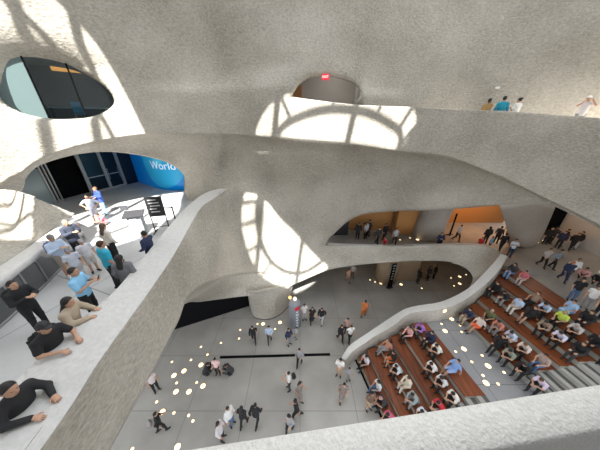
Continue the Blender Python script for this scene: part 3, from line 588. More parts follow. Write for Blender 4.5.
m = MB(); m.box(-26,26,-16.3,-16,12.5,30); S(m.build('wall_south', M((.7,.69,.67), .8)), 'unseen high south wall sized to keep the sun out above the glazed front')  # unseen wall, its extent set by the sun and sky it blocks
m = MB()
for x in (-24,-16,-8,0,8,16,24): m.box(x-.15,x+.15,-16.3,-16,0,12.5)
for x in (-26,26):
    m.box(x-.15,x+.15,7.7,8,20,30)
S(m.build('trim_facade', STEEL), 'slim steel posts of the glazed front')
skm = M((.35,.35,.34), .5, .2)
for nm, outl, c, xs, k, sh in (('window_2', SKY_A, (4.1,-3.3), (1.05,5.35), .84, np.array((.3,-.15))), ('window_3', SKY_B, (-8.9,-2.2), (-9.35,-7.9), .82, np.array((-.9,-.2))), ('window_4', SKY_C, (2.3,-5.6), (.65,3.9), .80, np.array((.4,.75)))):
    t = empty(nm, (c[0], c[1], ZR), 'unseen skylight with glazing bars, shaped to cast its sun patch', None); t['kind'] = 'structure'
    O2 = closed(np.array(outl), 90)-np.array(c)
    for x in xs:
        ys = [p[1] for p in O2 if abs(p[0]+c[0]-x) < .5]; m = MB(); m.bar((x-c[0], min(ys)-.2, 0), (x-c[0], max(ys)+.2, 0), .3, .3); m.build('glazing_bar', skm, t)
    m = MB(); m.tube([(p[0]*k+sh[0], p[1]*k+sh[1], 0) for p in np.vstack([O2, O2[:1]])], .12 if nm == 'window_3' else .16, 6, cap=False); m.build('curved_bar', skm, t)
    for j in range(0, 90, 9):
        p = O2[j]; q = (p[0]*k+sh[0], p[1]*k+sh[1])
        if j % 18 == 0 and nm != 'window_3': m = MB(); m.bar((p[0], p[1], 0), (q[0], q[1], 0), .14, .14); m.build('spoke', skm, t)
sun = bpy.data.lights.new('sun', 'SUN'); sun.energy = 13.; sun.angle = math.radians(.53); sun.color = (1,.97,.92)
so = bpy.data.objects.new('sun', sun); COL.objects.link(so); so.rotation_euler = SUN.to_track_quat('Z', 'Y').to_euler()
def lamp(loc, e, col, r=.15, typ='POINT', spot=None):
    l = bpy.data.lights.new('lamp', typ); l.energy = e; l.color = col; l.shadow_soft_size = r; o = bpy.data.objects.new('lamp', l); COL.objects.link(o); o.location = loc
    if spot: l.spot_size = math.radians(spot); l.spot_blend = .6
    return o
warm = (1,.62,.30)
lamp((7,17.6,8.4), 110, warm); lamp((17.5,18.8,7.6), 190, (1,.50,.18)); lamp((21.5,15.5,8.6), 60, (1,.8,.6)); lamp((1,17,7.5), 15, warm)
lamp((12,20,3.6), 22, warm); lamp((5,19,3.6), 14, (1,.7,.45)); lamp((15,16.5,3.6), 14, (1,.6,.3))
lamp((-11,14.5,13.), 30, (1,.95,.9)); lamp(CO(.5,2.4,16.9), 35, (1,.93,.85)); lamp(OV(1.,3,17.3), 10, (1,.9,.8))
# ------------------------------------------------------------------ lights set in the floors
glow = M((1.,.74,.42), .4, emit=1.8, name='floor_light_glow'); rim_m = M((.30,.29,.27), .4, .5, name='light_rim')
def disc_mesh(r):
    m = MB(); m.lathe([(0.001,0),(r*1.12,0),(r*1.12,.012),(r*.98,.012),(r*.98,.009),(.001,.009)], n=16); a = m.mesh(); a.materials.append(rim_m)
    m = MB(); m.lathe([(.001,.009),(r*.96,.009),(r*.96,.014),(.001,.016)], n=16); b_ = m.mesh(); b_.materials.append(glow); return a, b_
BIG, SML = disc_mesh(.15), disc_mesh(.075)
GL_BIG = [(201,365),(184,371),(174,375.5),(176,391.7),(189,391.7),(203,386),(162.5,412),(177.5,447),(263,324),(280,322.5)]
GL_SML = [(201,347),(207.5,354.7),(191,360),(172,362),(176.7,383),(196.7,382.5),(156.7,402),(174,413),(188.7,415.5),(193,421),(132.5,449),(257.5,324),(275,329),(240.3,330),(239,338.7),(221,343)]
LD_BIG = [(463.8,349),(488,366),(486,383),(451.5,319),(445,331)]
LD_SML = [(455.5,351.7),(482,355.5),(471.7,362),(483,375.5),(498,384),(441.5,324),(460,325.5),(461.5,332),(432.7,320.5),(504,372.5)]
SF_BIG = [(438,231.7),(437.5,238),(498,231),(509.7,239),(417.5,239.7),(535,238)]
SF_SML = [(426,239.5),(431,238),(491,231.7),(401,233),(400,240),(410,238),(522,242.5),(532.5,243),(538,242.7),(543,240.5)]
TN_BIG = [(459.7,276.7),(459.7,283.7),(381,283.4),(401,284.5)]
TN_SML = [(451,278),(454,286),(466,274.7),(421.7,288.3),(370,280),(375,282),(376,276)]
for pts, z, pr, where, grp in ((GL_BIG,0,BIG,'large glowing round light set in the grey ground floor','large lights in the ground floor'),(GL_SML,0,SML,'small glowing round light set in the grey ground floor','small lights in the ground floor'),
    (LD_BIG,6*h,BIG,'large glowing round light set in the landing between the wooden seats','large lights in the landing'),(LD_SML,6*h,SML,'small glowing round light set in the landing between the wooden seats','small lights in the landing'),
    (SF_BIG,4.32,BIG,'large glowing round light set in the second floor','large lights in the second floor'),(SF_SML,4.32,SML,'small glowing round light set in the second floor','small lights in the second floor'),
    (TN_BIG,0,BIG,'large glowing round light in the dark passage under the second floor','large lights in the dark passage'),(TN_SML,0,SML,'small glowing round light in the dark passage under the second floor','small lights in the dark passage')):
    for x, y in pts:
        p = PZ(x, y, z); t = empty('floor_light', p, where, 'light', grp)
        for nm, me_ in (('rim', pr[0]), ('lens', pr[1])): link(nm, me_, None, t)

_b = min(range(len(wallS)), key=lambda i: abs(math.atan2(wallS[i][0], wallS[i][1])-math.atan2(ray(444.5,310.7).x, ray(444.5,310.7).y))); _p = Vector(wallS[_b]); _r = ray(444.5,310.7); _k = math.hypot(_p.x,_p.y)/math.hypot(_r.x,_r.y)
m = MB(); m.lathe([(.001,-.02),(.11,-.015),(.14,.0),(.11,.03),(.001,.045)], n=16); o = m.build('wall_light', glow); o.location = V3(_p.x-.01, _p.y-.02, H+_r.z*_k); o.rotation_euler = (math.pi/2, 0, .3); tag(o, 'glowing round light set in the stair wall above the landing', 'light')

for x, y, e_ in ((455,112,30), (535,115,30), (605,118,38), (650,122,70)):   # unseen lamps added to brighten the wall behind the bridge
    r_ = ray(x, y); ph_ = math.atan2(r_.x, r_.y); q_ = W3(np.array([ph_]), 14.0, .75)[0]; lamp(tuple(q_), e_, (1,.90,.74), .25)
# ------------------------------------------------------------------ people: one continuous body each, garments and hair as children
A3 = lambda *a: np.array(a, float)
def capsule(P, a, b, r1, r2):
    ab = b-a; L2 = ab@ab+1e-12; t = np.clip(((P-a)@ab)/L2, 0, 1); return np.linalg.norm(P-a-t[...,None]*ab, axis=-1)-(r1+(r2-r1)*t)
class Field:
    def __init__(s, lo, hi, vx):
        s.lo = A3(*lo); s.vx = vx; s.n = np.ceil((A3(*hi)-s.lo)/vx).astype(int)+1; s.f = np.full(s.n, 1.)
    def box(s, pts, pad):
        lo = np.min(pts, 0)-pad; hi = np.max(pts, 0)+pad
        i0 = np.clip(((lo-s.lo)/s.vx).astype(int), 0, s.n-1); i1 = np.clip(((hi-s.lo)/s.vx).astype(int)+2, 1, s.n); sl = tuple(slice(a, b) for a, b in zip(i0, i1))
        G = np.stack(np.meshgrid(*[s.lo[k]+np.arange(i0[k], i1[k])*s.vx for k in range(3)], indexing='ij'), -1); return sl, G
    def put(s, sl, d, k):
        f = s.f[sl]
        if k > 0:
            hh = np.clip(.5+.5*(f-d)/k, 0, 1); s.f[sl] = f*(1-hh)+d*hh-k*hh*(1-hh)
        else: s.f[sl] = np.minimum(f, d)
    def cap(s, a, b, r1, r2, k=.025):
        sl, G = s.box([a, b], max(r1, r2)+.09); s.put(sl, capsule(G, a, b, r1, r2), k)
    def flat(s, a, b, r1, r2, right, fwd, fl, k=.04):
        """capsule flattened along fwd"""
        sl, G = s.box([a, b], max(r1, r2)+.1); m = (a+b)/2; d = (G-m)@fwd; Gs = G+(d*(fl-1))[...,None]*fwd; da = (a-m)@fwd; db = (b-m)@fwd
        s.put(sl, capsule(Gs, a+fwd*da*(fl-1), b+fwd*db*(fl-1), r1, r2)/(1+.5*(fl-1)), k)
    def ell(s, c, R, rad, k=.015):
        sl, G = s.box([c], max(rad)+.05); q = (G-c)@R/np.array(rad); l = np.linalg.norm(q, axis=-1); s.put(sl, (l-1)*min(rad), k)
    def clip(s, p, n): # keep the side where (x-p).n < 0
        G = np.stack(np.meshgrid(*[s.lo[k]+np.arange(s.n[k])*s.vx for k in range(3)], indexing='ij'), -1); s.f = np.maximum(s.f, (G-p)@n)
    def mesh(s):
        f = s.f; ins = f < 0; n = s.n
        ins[0] = ins[-1] = False; ins[:,0] = ins[:,-1] = False; ins[:,:,0] = ins[:,:,-1] = False
        c = [ins[i:n[0]-1+i, j:n[1]-1+j, k:n[2]-1+k] for i in (0,1) for j in (0,1) for k in (0,1)]
        sm = sum(x.astype(np.int8) for x in c); act = (sm > 0) & (sm < 8); ids = -np.ones(act.shape, int); cells = np.argwhere(act); ids[act] = np.arange(len(cells))
        acc = np.zeros((len(cells), 3)); cnt = np.zeros(len(cells))
        off = [(i,j,k) for i in (0,1) for j in (0,1) for k in (0,1)]
        for a in off:
            for ax in range(3):
                if a[ax] == 0:
                    b = list(a); b[ax] = 1; fa = f[tuple((cells+a).T)]; fb = f[tuple((cells+b).T)]; m = (fa < 0) != (fb < 0); t = np.where(m, fa/np.where(fa-fb == 0, 1, fa-fb), 0)
                    p = cells+np.array(a, float); p[:,ax] += t; acc[m] += p[m]; cnt[m] += 1
        V = s.lo+acc/np.maximum(cnt, 1)[:,None]*s.vx; F_ = []
        for ax in range(3):
            u, v = [(1,2),(2,0),(0,1)][ax]; sh = [slice(None)]*3; sh[ax] = slice(0, n[ax]-1); s2 = list(sh); s2[ax] = slice(1, n[ax]); A = ins[tuple(sh)]; B = ins[tuple(s2)]
            for q, flip in ((np.argwhere(A & ~B), False), (np.argwhere(~A & B), True)):
                if not len(q): continue
                o = []
                for du, dv in ((0,0),(1,0),(1,1),(0,1)):
                    w_ = q.copy(); w_[:,u] -= 1-du; w_[:,v] -= 1-dv; o.append(ids[tuple(w_.T)])
                o = np.stack(o, 1); F_.append(o[:, ::-1] if flip else o)
        F_ = np.vstack(F_); return V, F_
def unit(v): return v/(np.linalg.norm(v)+1e-12)
SIDES = ('L', 'R')
def pose(name):
    """joint positions, facing +y, standing feet at z 0; a sitter's origin is the seat under the pelvis"""
    J = {}
    def setup(pel, neck, head, sx=.175, fwd=(0,1,0)):
        J['pel'], J['neck'], J['head'] = A3(*pel), A3(*neck), A3(*head); up = unit(J['neck']-J['pel']); J['up'] = up; J['fwd'] = unit(A3(*fwd)-up*(up@A3(*fwd))); J['right'] = np.cross(J['fwd'], up)
        for s, k in (('L',-1),('R',1)):
            J['sh'+s] = J['neck']-up*.075+J['right']*k*sx; J['hip'+s] = J['pel']+J['right']*k*.085-up*.02
        J['hf'] = A3(0,1,0)
    def legs(kL, aL, kR, aR, fL=(0,1,0), fR=(0,1,0)):
        J['knL'], J['anL'], J['knR'], J['anR'] = A3(*kL), A3(*aL), A3(*kR), A3(*aR); J['ftL'], J['ftR'] = unit(A3(*fL)), unit(A3(*fR))
    def arms(eL, wL, eR, wR): J['elL'], J['wrL'], J['elR'], J['wrR'] = A3(*eL), A3(*wL), A3(*eR), A3(*wR)
    if name in ('stand','phone','arm','camera','folded','rail','hips'):
        setup((0,0,.93),(0,.0,1.44),(0,.025,1.585)); legs((-.10,.02,.50),(-.11,-.01,.08),(.10,.02,.50),(.11,-.01,.08),(-.25,1,0),(.25,1,0))
        arms((-.25,-.03,1.13),(-.26,.08,.89),(.25,-.03,1.13),(.26,.08,.89))
        if name == 'phone': arms((-.24,.08,1.14),(-.06,.30,1.26),(.24,.08,1.14),(.06,.30,1.26)); J['hf'] = unit(A3(0,1,-.25))
        if name == 'camera': arms((-.30,.14,1.30),(-.09,.22,1.53),(.30,.14,1.30),(.09,.22,1.53))
        if name == 'arm': arms((-.25,-.03,1.13),(-.20,.18,1.0),(.30,.22,1.28),(.36,.48,1.24)); J['hf'] = unit(A3(.5,1,0))
        if name == 'folded': arms((-.25,.05,1.16),(.08,.22,1.18),(.25,.05,1.16),(-.08,.20,1.14))
        if name == 'hips': arms((-.40,-.05,1.18),(-.19,.06,1.0),(.40,-.05,1.18),(.19,.06,1.0)); J['hf'] = unit(A3(.6,1,-.2))
        if name == 'rail':
            setup((0,-.06,.925),(0,.04,1.42),(0,.085,1.56)); arms((-.27,.12,1.16),(-.16,.34,1.13),(.27,.12,1.16),(.12,.36,1.13)); J['hf'] = unit(A3(.15,1,-.2))
            legs((-.10,-.08,.49),(-.11,-.14,.08),(.10,-.06,.49),(.12,-.10,.08))
    elif name == 'walk':
        setup((0,0,.92),(0,.05,1.43),(0,.085,1.575)); legs((-.10,.17,.52),(-.10,.22,.10),(.10,-.02,.49),(.10,-.30,.15))
        arms((-.24,-.14,1.14),(-.24,-.13,.90),(.24,.10,1.14),(.22,.26,.97))
    elif name == 'walk2':
        setup((0,0,.925),(0,.03,1.435),(0,.06,1.58)); legs((-.09,-.04,.50),(-.09,-.22,.11),(.09,.13,.51),(.10,.18,.09))
        arms((-.25,.02,1.14),(-.16,.22,1.06),(.24,-.10,1.14),(.25,-.02,.89))
    elif name == 'sit':
        setup((0,0,.11),(0,.06,.62),(0,.12,.76)); legs((-.11,.43,.11),(-.11,.46,-.385),(.11,.43,.11),(.12,.44,-.385)); arms((-.25,.12,.33),(-.12,.36,.22),(.25,.12,.33),(.13,.36,.22)); J['hf'] = unit(A3(0,1,-.4))
    elif name == 'sit_lean':
        setup((0,0,.11),(0,.25,.55),(0,.37,.66)); legs((-.15,.42,.12),(-.13,.42,-.385),(.15,.43,.12),(.13,.46,-.385)); arms((-.23,.36,.26),(-.06,.56,.30),(.23,.36,.26),(.06,.56,.28)); J['hf'] = unit(A3(0,1,-.5))
    elif name == 'sit_back':
        setup((0,0,.11),(0,-.10,.60),(0,-.06,.75)); legs((-.10,.43,.13),(-.07,.60,-.37),(.10,.43,.13),(.12,.52,-.385)); arms((-.27,-.12,.34),(-.28,-.22,.12),(.25,.10,.34),(.16,.33,.24)); J['hf'] = unit(A3(.1,1,-.1))
    elif name == 'crouch':
        setup((0,0,.34),(0,.20,.78),(0,.27,.92)); legs((-.13,.34,.40),(-.11,.06,.09),(.13,.34,.38),(.11,.06,.09)); arms((-.25,.32,.56),(-.10,.48,.46),(.25,.32,.56),(.10,.48,.46))
    return J
def torso(Fd, J, e, k=.05):
    P, N, u, r, f = J['pel'], J['neck'], J['up'], J['right'], J['fwd']; L = np.linalg.norm(N-P)
    Fd.flat(P-u*.03, P+u*.10, .150+e, .135+e, r, f, 1.45, k); Fd.flat(P+u*.10, P+u*(L-.20), .132+e, .150+e, r, f, 1.40, k); Fd.flat(P+u*(L-.24), P+u*(L-.10), .158+e, .12+e, r, f, 1.45, k)
    Fd.cap(J['shL'], J['shR'], .056+e, .056+e, .05)
    for s in SIDES: Fd.cap(J['neck']-u*.02, J['sh'+s], .045+e*.8, .050+e*.8, .03)
def arm_upto(Fd, J, s, t0, t1, e, k=.025):
    a, b, c = J['sh'+s], J['el'+s], J['wr'+s]
    if t0 <= 0: Fd.cap(a, a+(b-a)*min(1, t1*2), .058+e, (.058-.016*min(1, t1*2))+e, k)
    if t1 > .5: Fd.cap(b, b+(c-b)*(t1-.5)*2, .042+e, .042-.014*(t1-.5)*2+e, k)
def leg_upto(Fd, J, s, t1, e, k=.03):
    a, b, c = J['hip'+s], J['kn'+s], J['an'+s]; Fd.cap(a, a+(b-a)*min(1, t1*2), .092+e, .092-.036*min(1, t1*2)+e, k)
    if t1 > .5: Fd.cap(b, b+(c-b)*(t1-.5)*2, .056+e, .056-.018*(t1-.5)*2+e, k)
def hand(Fd, J, s, lod):
    w = J['wr'+s]; d = unit(J['hf']*.75+unit(w-J['el'+s])*.6); k_ = -1 if s == 'L' else 1
    side = unit(np.cross(d, A3(0,0,1))+1e-6); nrm = np.cross(side, d); sp = .0225 if lod else .026; rf = .0092 if lod else .0105
    Fd.flat(w+d*.02, w+d*.07, .036, .040, side, nrm, 2.0, .015)
    inn = -k_*1.0   # thumb on the inner side
    for i, ln in enumerate((.068,.078,.072,.056)):
        q = w+d*.085+side*inn*(1.5-i)*sp; m = q+d*ln*.5-nrm*.006; t = m+unit(d-nrm*.55)*ln*.5; Fd.cap(q-d*.02, m, rf, rf, .004); Fd.cap(m, t, rf, rf*.85, .003)
    b = w+d*.03+side*inn*.030; m = b+unit(d*.6+side*inn*.9)*.038; Fd.cap(b, m, .013, .011, .008); Fd.cap(m, m+unit(d+side*inn*.15)*.030, .011, .009, .003)
def head_frame(J):
    f = unit(J['head']-J['neck']+A3(0,.25,0)*0+A3(0,0,0)); up = unit(J['head']-J['neck']+A3(0,-.03,.0)); fw = unit(A3(0,1,-.12)-up*(up@A3(0,1,-.12))); return np.stack([np.cross(fw, up), fw, up], 1)
def body_mesh(J, lod):
    lo, hi = bounds(J); Fd = Field(lo, hi, .0105 if lod else .0165); torso(Fd, J, 0); C = J['head']; R = head_frame(J)
    W_ = lambda x, y, z: C+R@A3(x,y,z)
    Fd.cap(J['neck']-J['up']*.03, C+R@A3(0,-.015,-.05), .056, .050, .03)
    for s in SIDES:
        arm_upto(Fd, J, s, 0, 1., 0); leg_upto(Fd, J, s, 1., 0); hand(Fd, J, s, lod)
        a = J['an'+s]; f = J['ft'+s]; Fd.cap(a-f*.045-A3(0,0,.045), a+f*.13-A3(0,0,.055), .034, .026, .02); Fd.cap(a, a-A3(0,0,.03), .038, .036, .02)
    Fd.ell(C+R@A3(0,0,.015), R, (.076,.094,.108), .01); Fd.ell(W_(0,.030,-.060), R, (.054,.058,.058), .03); Fd.cap(W_(0,.088,.015), W_(0,.106,-.016), .010, .014, .01)
    Fd.cap(W_(-.03,.083,.034), W_(.03,.083,.034), .012, .012, .012); Fd.cap(W_(-.018,.083,-.058), W_(.018,.083,-.058), .009, .009, .01)
    for k_ in (-1,1): Fd.ell(W_(k_*.079,-.005,.0), R, (.011,.022,.032), .006)
    return Fd.mesh()
def bounds(J):
    P = np.array([v for k, v in J.items() if k not in ('up','fwd','right','hf','ftL','ftR')]); return P.min(0)-[.24,.28,.2], P.max(0)+[.24,.30,.25]
def garment(J, kind, lod):
    lo, hi = bounds(J); Fd = Field(lo, hi, .014 if lod else .02); C = J['head']; R = head_frame(J); W_ = lambda x, y, z: C+R@A3(x,y,z); down = A3(0,0,-1)
    if kind in ('tee','long','jacket','tank','dress'):
        e = {'tee':.016,'long':.016,'jacket':.030,'tank':.012,'dress':.018}[kind]; torso(Fd, J, e)
        if kind != 'dress': Fd.flat(J['pel']-J['up']*.14, J['pel']+J['up']*.05, .158+e, .150+e, J['right'], J['fwd'], 1.42, .05); Fd.clip(J['pel']-J['up']*(.075 if kind != 'jacket' else .13), -J['up'])
        for s in SIDES:
            if kind != 'tank': arm_upto(Fd, J, s, 0, {'tee':.36,'long':.96,'jacket':.95,'dress':.36}[kind], e*(.9 if kind != 'tee' else 1.15))
            if kind == 'dress': leg_upto(Fd, J, s, .62, .045, .12)
        up = J['up']; Fd.clip(J['neck']+up*.035+J['fwd']*(.012 if kind != 'tank' else -.02), unit(up+J['fwd']*.35))
        if kind == 'jacket': Fd.cap(J['neck']-J['right']*.06+up*.01, J['neck']+J['right']*.06+up*.01, .03, .03, .02)
    elif kind in ('trousers','shorts','skirt'):
        P, u, r, f = J['pel'], J['up'], J['right'], J['fwd']; Fd.flat(P-u*.05, P+u*.07, .158, .146, r, f, 1.42, .05)
        for s in SIDES: leg_upto(Fd, J, s, {'trousers':.97,'shorts':.46,'skirt':.40}[kind], .013 if kind == 'trousers' else .022 if kind == 'shorts' else .05, .03 if kind != 'skirt' else .14)
    elif kind[:4] == 'shoe':
        s = kind[4]; a = J['an'+s]; f = J['ft'+s]; Fd.cap(a-f*.05-A3(0,0,.043), a+f*.14-A3(0,0,.050), .043, .036, .02); Fd.cap(a-A3(0,0,.0), a-A3(0,0,.03), .046, .046, .02); Fd.clip(a-A3(0,0,.079), down)
    elif kind == 'short_hair':
        Fd.ell(W_(0,-.008,.030), R, (.086,.100,.106), .01); Fd.clip(W_(0,.052,.052), unit(R@A3(0,1,-.85))); Fd.clip(W_(0,0,-.055), R@A3(0,0,-1))
    elif kind == 'long_hair':
        Fd.ell(W_(0,-.012,.026), R, (.092,.104,.112), .01); Fd.clip(W_(0,.056,.052), unit(R@A3(0,1,-.75)))
        Fd.flat(W_(0,-.055,0), J['neck']-J['fwd']*.10-J['up']*.10, .088, .085, J['right'], J['fwd'], 1.9, .03)
    elif kind == 'bun':
        Fd.ell(W_(0,-.008,.028), R, (.085,.099,.105), .01); Fd.clip(W_(0,.054,.052), unit(R@A3(0,1,-.85))); Fd.ell(W_(0,-.10,.085), R, (.045,.045,.045), .01)
    elif kind == 'cap':
        Fd.ell(W_(0,-.004,.045), R, (.089,.104,.096), .01); Fd.clip(W_(0,0,.040), R@A3(0,0,-1)); Fd.flat(W_(0,.09,.048), W_(0,.145,.040), .07, .05, R[:,0], R[:,2], 6., .01)
    elif kind == 'hijab':
        Fd.ell(W_(0,-.01,.015), R, (.095,.108,.125), .01); Fd.cap(W_(0,-.02,-.06), J['neck']-J['up']*.03, .085, .12, .05); Fd.clip(W_(0,.070,.0), R@A3(0,1,0))
    return Fd.mesh()
_gc = {}
def gmesh(ps, kind, lod):
    key = (ps, kind, lod)
    if key not in _gc:
        J = pose(ps); V, Fc = body_mesh(J, lod) if kind == 'body' else garment(J, kind, lod); me = mesh_np(V, Fc, True); me.materials.append(None); _gc[key] = me
    return _gc[key]
_eye = {}
def inst(name, me, mat, parent=None):
    o = bpy.data.objects.new(name, me); COL.objects.link(o); o.material_slots[0].link = 'OBJECT'; o.material_slots[0].material = mat
    if parent: o.parent = parent
    return o
SKINS = [(.50,.29,.19),(.36,.19,.12),(.16,.075,.045),(.60,.38,.27)]
def person(loc, rz, ps, top, bot, hair, label, skin=0, shoe=(.02,.02,.02), size=1., lod=0, group=None, extra=None):
    sk = M(SKINS[skin], .55, name='skin'); o = inst('person', gmesh(ps, 'body', lod), sk); o.location = loc; o.rotation_euler = (0,0,rz); o.scale = (size,)*3; tag(o, label, 'person', group)
    cl = lambda c: M(c, .85, name='cloth')
    nm = {'tee':'shirt','long':'shirt','jacket':'jacket','tank':'vest_top','dress':'dress','short_hair':'hair','long_hair':'hair','bun':'hair','cap':'cap','hijab':'headscarf'}
    if top: inst(nm[top[0]], gmesh(ps, top[0], lod), cl(top[1]), o)
    if bot: inst(bot[0], gmesh(ps, bot[0], lod), cl(bot[1]), o)
    if hair:
        inst(nm[hair[0]], gmesh(ps, hair[0], lod), M(hair[1], .6, name='hair'), o)
        if hair[0] in ('cap',): inst('hair', gmesh(ps, 'short_hair', lod), M((.02,.015,.012), .6, name='hair'), o)
    for s in SIDES: inst('shoe', gmesh(ps, 'shoe'+s, lod), cl(shoe), o)
    if lod:
        J = pose(ps); R = head_frame(J); C = J['head']
        for kx in (-.030,.030):
            key = ('eye', ps, kx)
            if key not in _eye:
                c = C+R@A3(kx,.088,.014); m = MB(); m.lathe([(.001,-.008),(.006,-.005),(.0085,0),(.006,.005),(.001,.008)], tuple(c), 8); me = m.mesh(); me.materials.append(None); _eye[key] = me
            inst('eye', _eye[key], M((.02,.015,.012), .3), o)
        key = ('mouth', ps)
        if key not in _eye:
            m = MB(); m.tube([C+R@A3(-.022,.092,-.056), C+R@A3(0,.097,-.056), C+R@A3(.022,.092,-.056)], .005, 6); me = m.mesh(); me.materials.append(None); _eye[key] = me
        inst('mouth', _eye[key], M((.35,.12,.10), .5), o)
    return o
def face(dx, dy): return math.atan2(-dx, dy)
# ------------------------------------------------------------------ who stands where
K = (.014,.014,.016); CH = (.045,.045,.05); NV = (.02,.03,.075); WH = (.78,.78,.77); GY = (.30,.30,.31); LG = (.5,.5,.52); BJ = (.09,.17,.32); LB = (.36,.55,.78); PK = (.75,.40,.40); BRN = (.16,.10,.07); TAN = (.48,.38,.27); RED = (.55,.03,.05); OR = (.80,.22,.06)
HK = (.012,.010,.009); HB = (.06,.03,.015); HG = (.35,.33,.31)
def stand(feet, z, d, ps, top, bot, hair, label, **k): return person(PZ(*feet, z), face(*d), ps, top, bot, hair, label, **k)
G0 = dict()
# --- ground floor
stand((254.3,341.5),0,(.2,-1),'walk',('long',K),('trousers',K),('short_hair',HK),'person all in black striding between the pillar and the black slot')
stand((270,341.7),0,(.1,-1),'walk2',('long',(.42,.52,.66)),('trousers',CH),('long_hair',HK),'person in pale blue top and dark trousers walking right of the pillar')
stand((289,344.5),0,(.6,-.6),'stand',('long',NV),('trousers',GY),('short_hair',HK),'adult in dark top and grey trousers in front of the grey totem')
stand((296.3,338.5),0,(-1,-.3),'stand',('tee',(.45,.5,.58)),('trousers',GY),('short_hair',HK),'small child in pale blue standing beside the adult before the grey totem',size=.72)
stand((304.3,319.6),0,(.3,-1),'stand',('tee',WH),('trousers',LG),('short_hair',HK),'person in white clothes next to the grey totem')
stand((311.8,322.5),0,(0,-1),'walk2',('dress',K),('trousers',K),('long_hair',HK),'person in a black dress between the white and the yellow clothed people by the totem')
stand((321.3,323),0,(-.4,-1),'walk',('jacket',K),('trousers',LG),('short_hair',HK),'person in black jacket over yellow walking right of the totem group')
stand((363,316.2),0,(.6,1),'walk2',('dress',(.62,.20,.06)),('trousers',(.5,.16,.05)),('bun',HK),'lone person in a long orange dress on the open floor',skin=1)
stand((341.8,340.5),0,(.3,-1),'walk',('long',K),('trousers',K),('long_hair',HK),'person in black walking beside the one in white near the stair wall')
stand((347,341),0,(.2,-1),'walk2',('tee',WH),('trousers',K),('short_hair',HK),'person in white top and black trousers near the stair wall')
stand((346.2,333.5),0,(-.5,-1),'stand',('tee',(.55,.36,.32)),('trousers',CH),('short_hair',HK),'person in dusty pink top behind the couple near the stair wall',size=.95)
stand((299.5,364.8),0,(-.3,-1),'walk2',('long',GY),('trousers',K),('short_hair',HK),'person in grey top and black trousers stepping across the black slot')
stand((289.3,389),0,(-1,-.3),'phone',('tee',WH),('trousers',CH),('short_hair',HK),'person in white shirt with a dark backpack south of the slot')
stand((299.3,398.5),0,(1,-.6),'walk2',('dress',(.24,.20,.18)),None,('long_hair',HK),'person in grey brown dress walking just behind the white shirted one',skin=0)
stand((296,418.5),0,(-1,-.1),'walk',('tee',K),('trousers',K),('short_hair',HK),'person in black carrying something white close to the front parapet')
stand((290.5,429.5),0,(-.5,-1),'walk2',('long',GY),('trousers',K),('long_hair',HK),'person in grey top and wide black trousers nearest the front parapet')
stand((231.2,428.5),0,(.8,-.4),'stand',('jacket',WH),('trousers',BJ),('short_hair',HK),'person in white hooded top beside another one in white')
stand((226.5,434.5),0,(1,0),'stand',('jacket',(.62,.58,.60)),('trousers',K),('long_hair',HK),'person in pale coat and black trousers near the front parapet')
stand((246,424.3),0,(.2,1),'walk2',('long',K),('trousers',K),('long_hair',HK),'shorter of the two people in black walking side by side')
stand((253,423.3),0,(.3,1),'walk',('jacket',K),('trousers',K),('short_hair',HK),'taller of the two people in black walking side by side')
stand((206,374.5),0,(.8,.3),'crouch',('jacket',K),('trousers',K),('short_hair',HK),'person in black crouching at the near side of the pink clothed one')
stand((218.6,374),0,(0,-1),'stand',('tee',(.72,.50,.52)),('trousers',K),('bun',HK),'person in pink top standing amid a dark huddle on the grey floor',size=.92)
stand((232,373),0,(-.8,-.3),'crouch',('jacket',CH),('trousers',K),('cap',K),'person in charcoal crouching at the far side of the pink clothed one')
stand((157,390.3),0,(.7,-.5),'stand',('tee',(.66,.58,.58)),('trousers',K),('short_hair',HK),'person in pale top and black trousers under the balcony parapet')
stand((163,430.5),0,(1,.8),'walk2',('long',K),('trousers',K),('short_hair',HK),'person in black with a grey backpack among the floor lights')
stand((339.5,376),0,(-.4,-1),'phone',('tee',WH),('shorts',TAN),('long_hair',HK),'person with big dark hair and white top at the foot of the stair wall')
stand((346.8,379.6),0,(.3,-1),'stand',('tee',(.34,.36,.38)),('trousers',GY),('short_hair',HK),'child in grey beside the big haired person at the stair foot',size=.75)
stand((342,399.5),0,(-.2,-1),'walk2',('dress',(.22,.18,.16)),None,('short_hair',HK),'person in short brown dress walking away from the stair foot')
stand((368,409),0,(.3,-1),'stand',('tee',BRN),('trousers',TAN),('short_hair',HK),'person in brown at the stair foot partly behind the front parapet',skin=1)
stand((224,306.5),0,(0,-1),'stand',('tee',(.10,.10,.11)),('trousers',K),('short_hair',HK),'dim figure in the black opening under the balcony')
stand((347.5,282),0,(.3,-1),'walk',('tee',(.50,.30,.20)),('shorts',(.3,.2,.15)),('short_hair',HK),'person in orange brown top in the dark passage behind the sweep',skin=1)
stand((352,278),0,(-.3,-1),'stand',('tee',(.45,.40,.36)),('trousers',BRN),('short_hair',HK),'person in pale top deep in the dark passage')
stand((417,283),0,(1,0),'stand',('jacket',K),('trousers',K),('short_hair',HK),'person in bulky black jacket in the passage right of the pier')
stand((427,280),0,(-1,0),'stand',('jacket',CH),('trousers',K),('cap',K),'person in dark cap facing the one in black jacket in the passage')
stand((433,278.5),0,(-1,.3),'stand',('long',K),('trousers',K),('short_hair',HK),'person in thin black top deepest in the round passage')
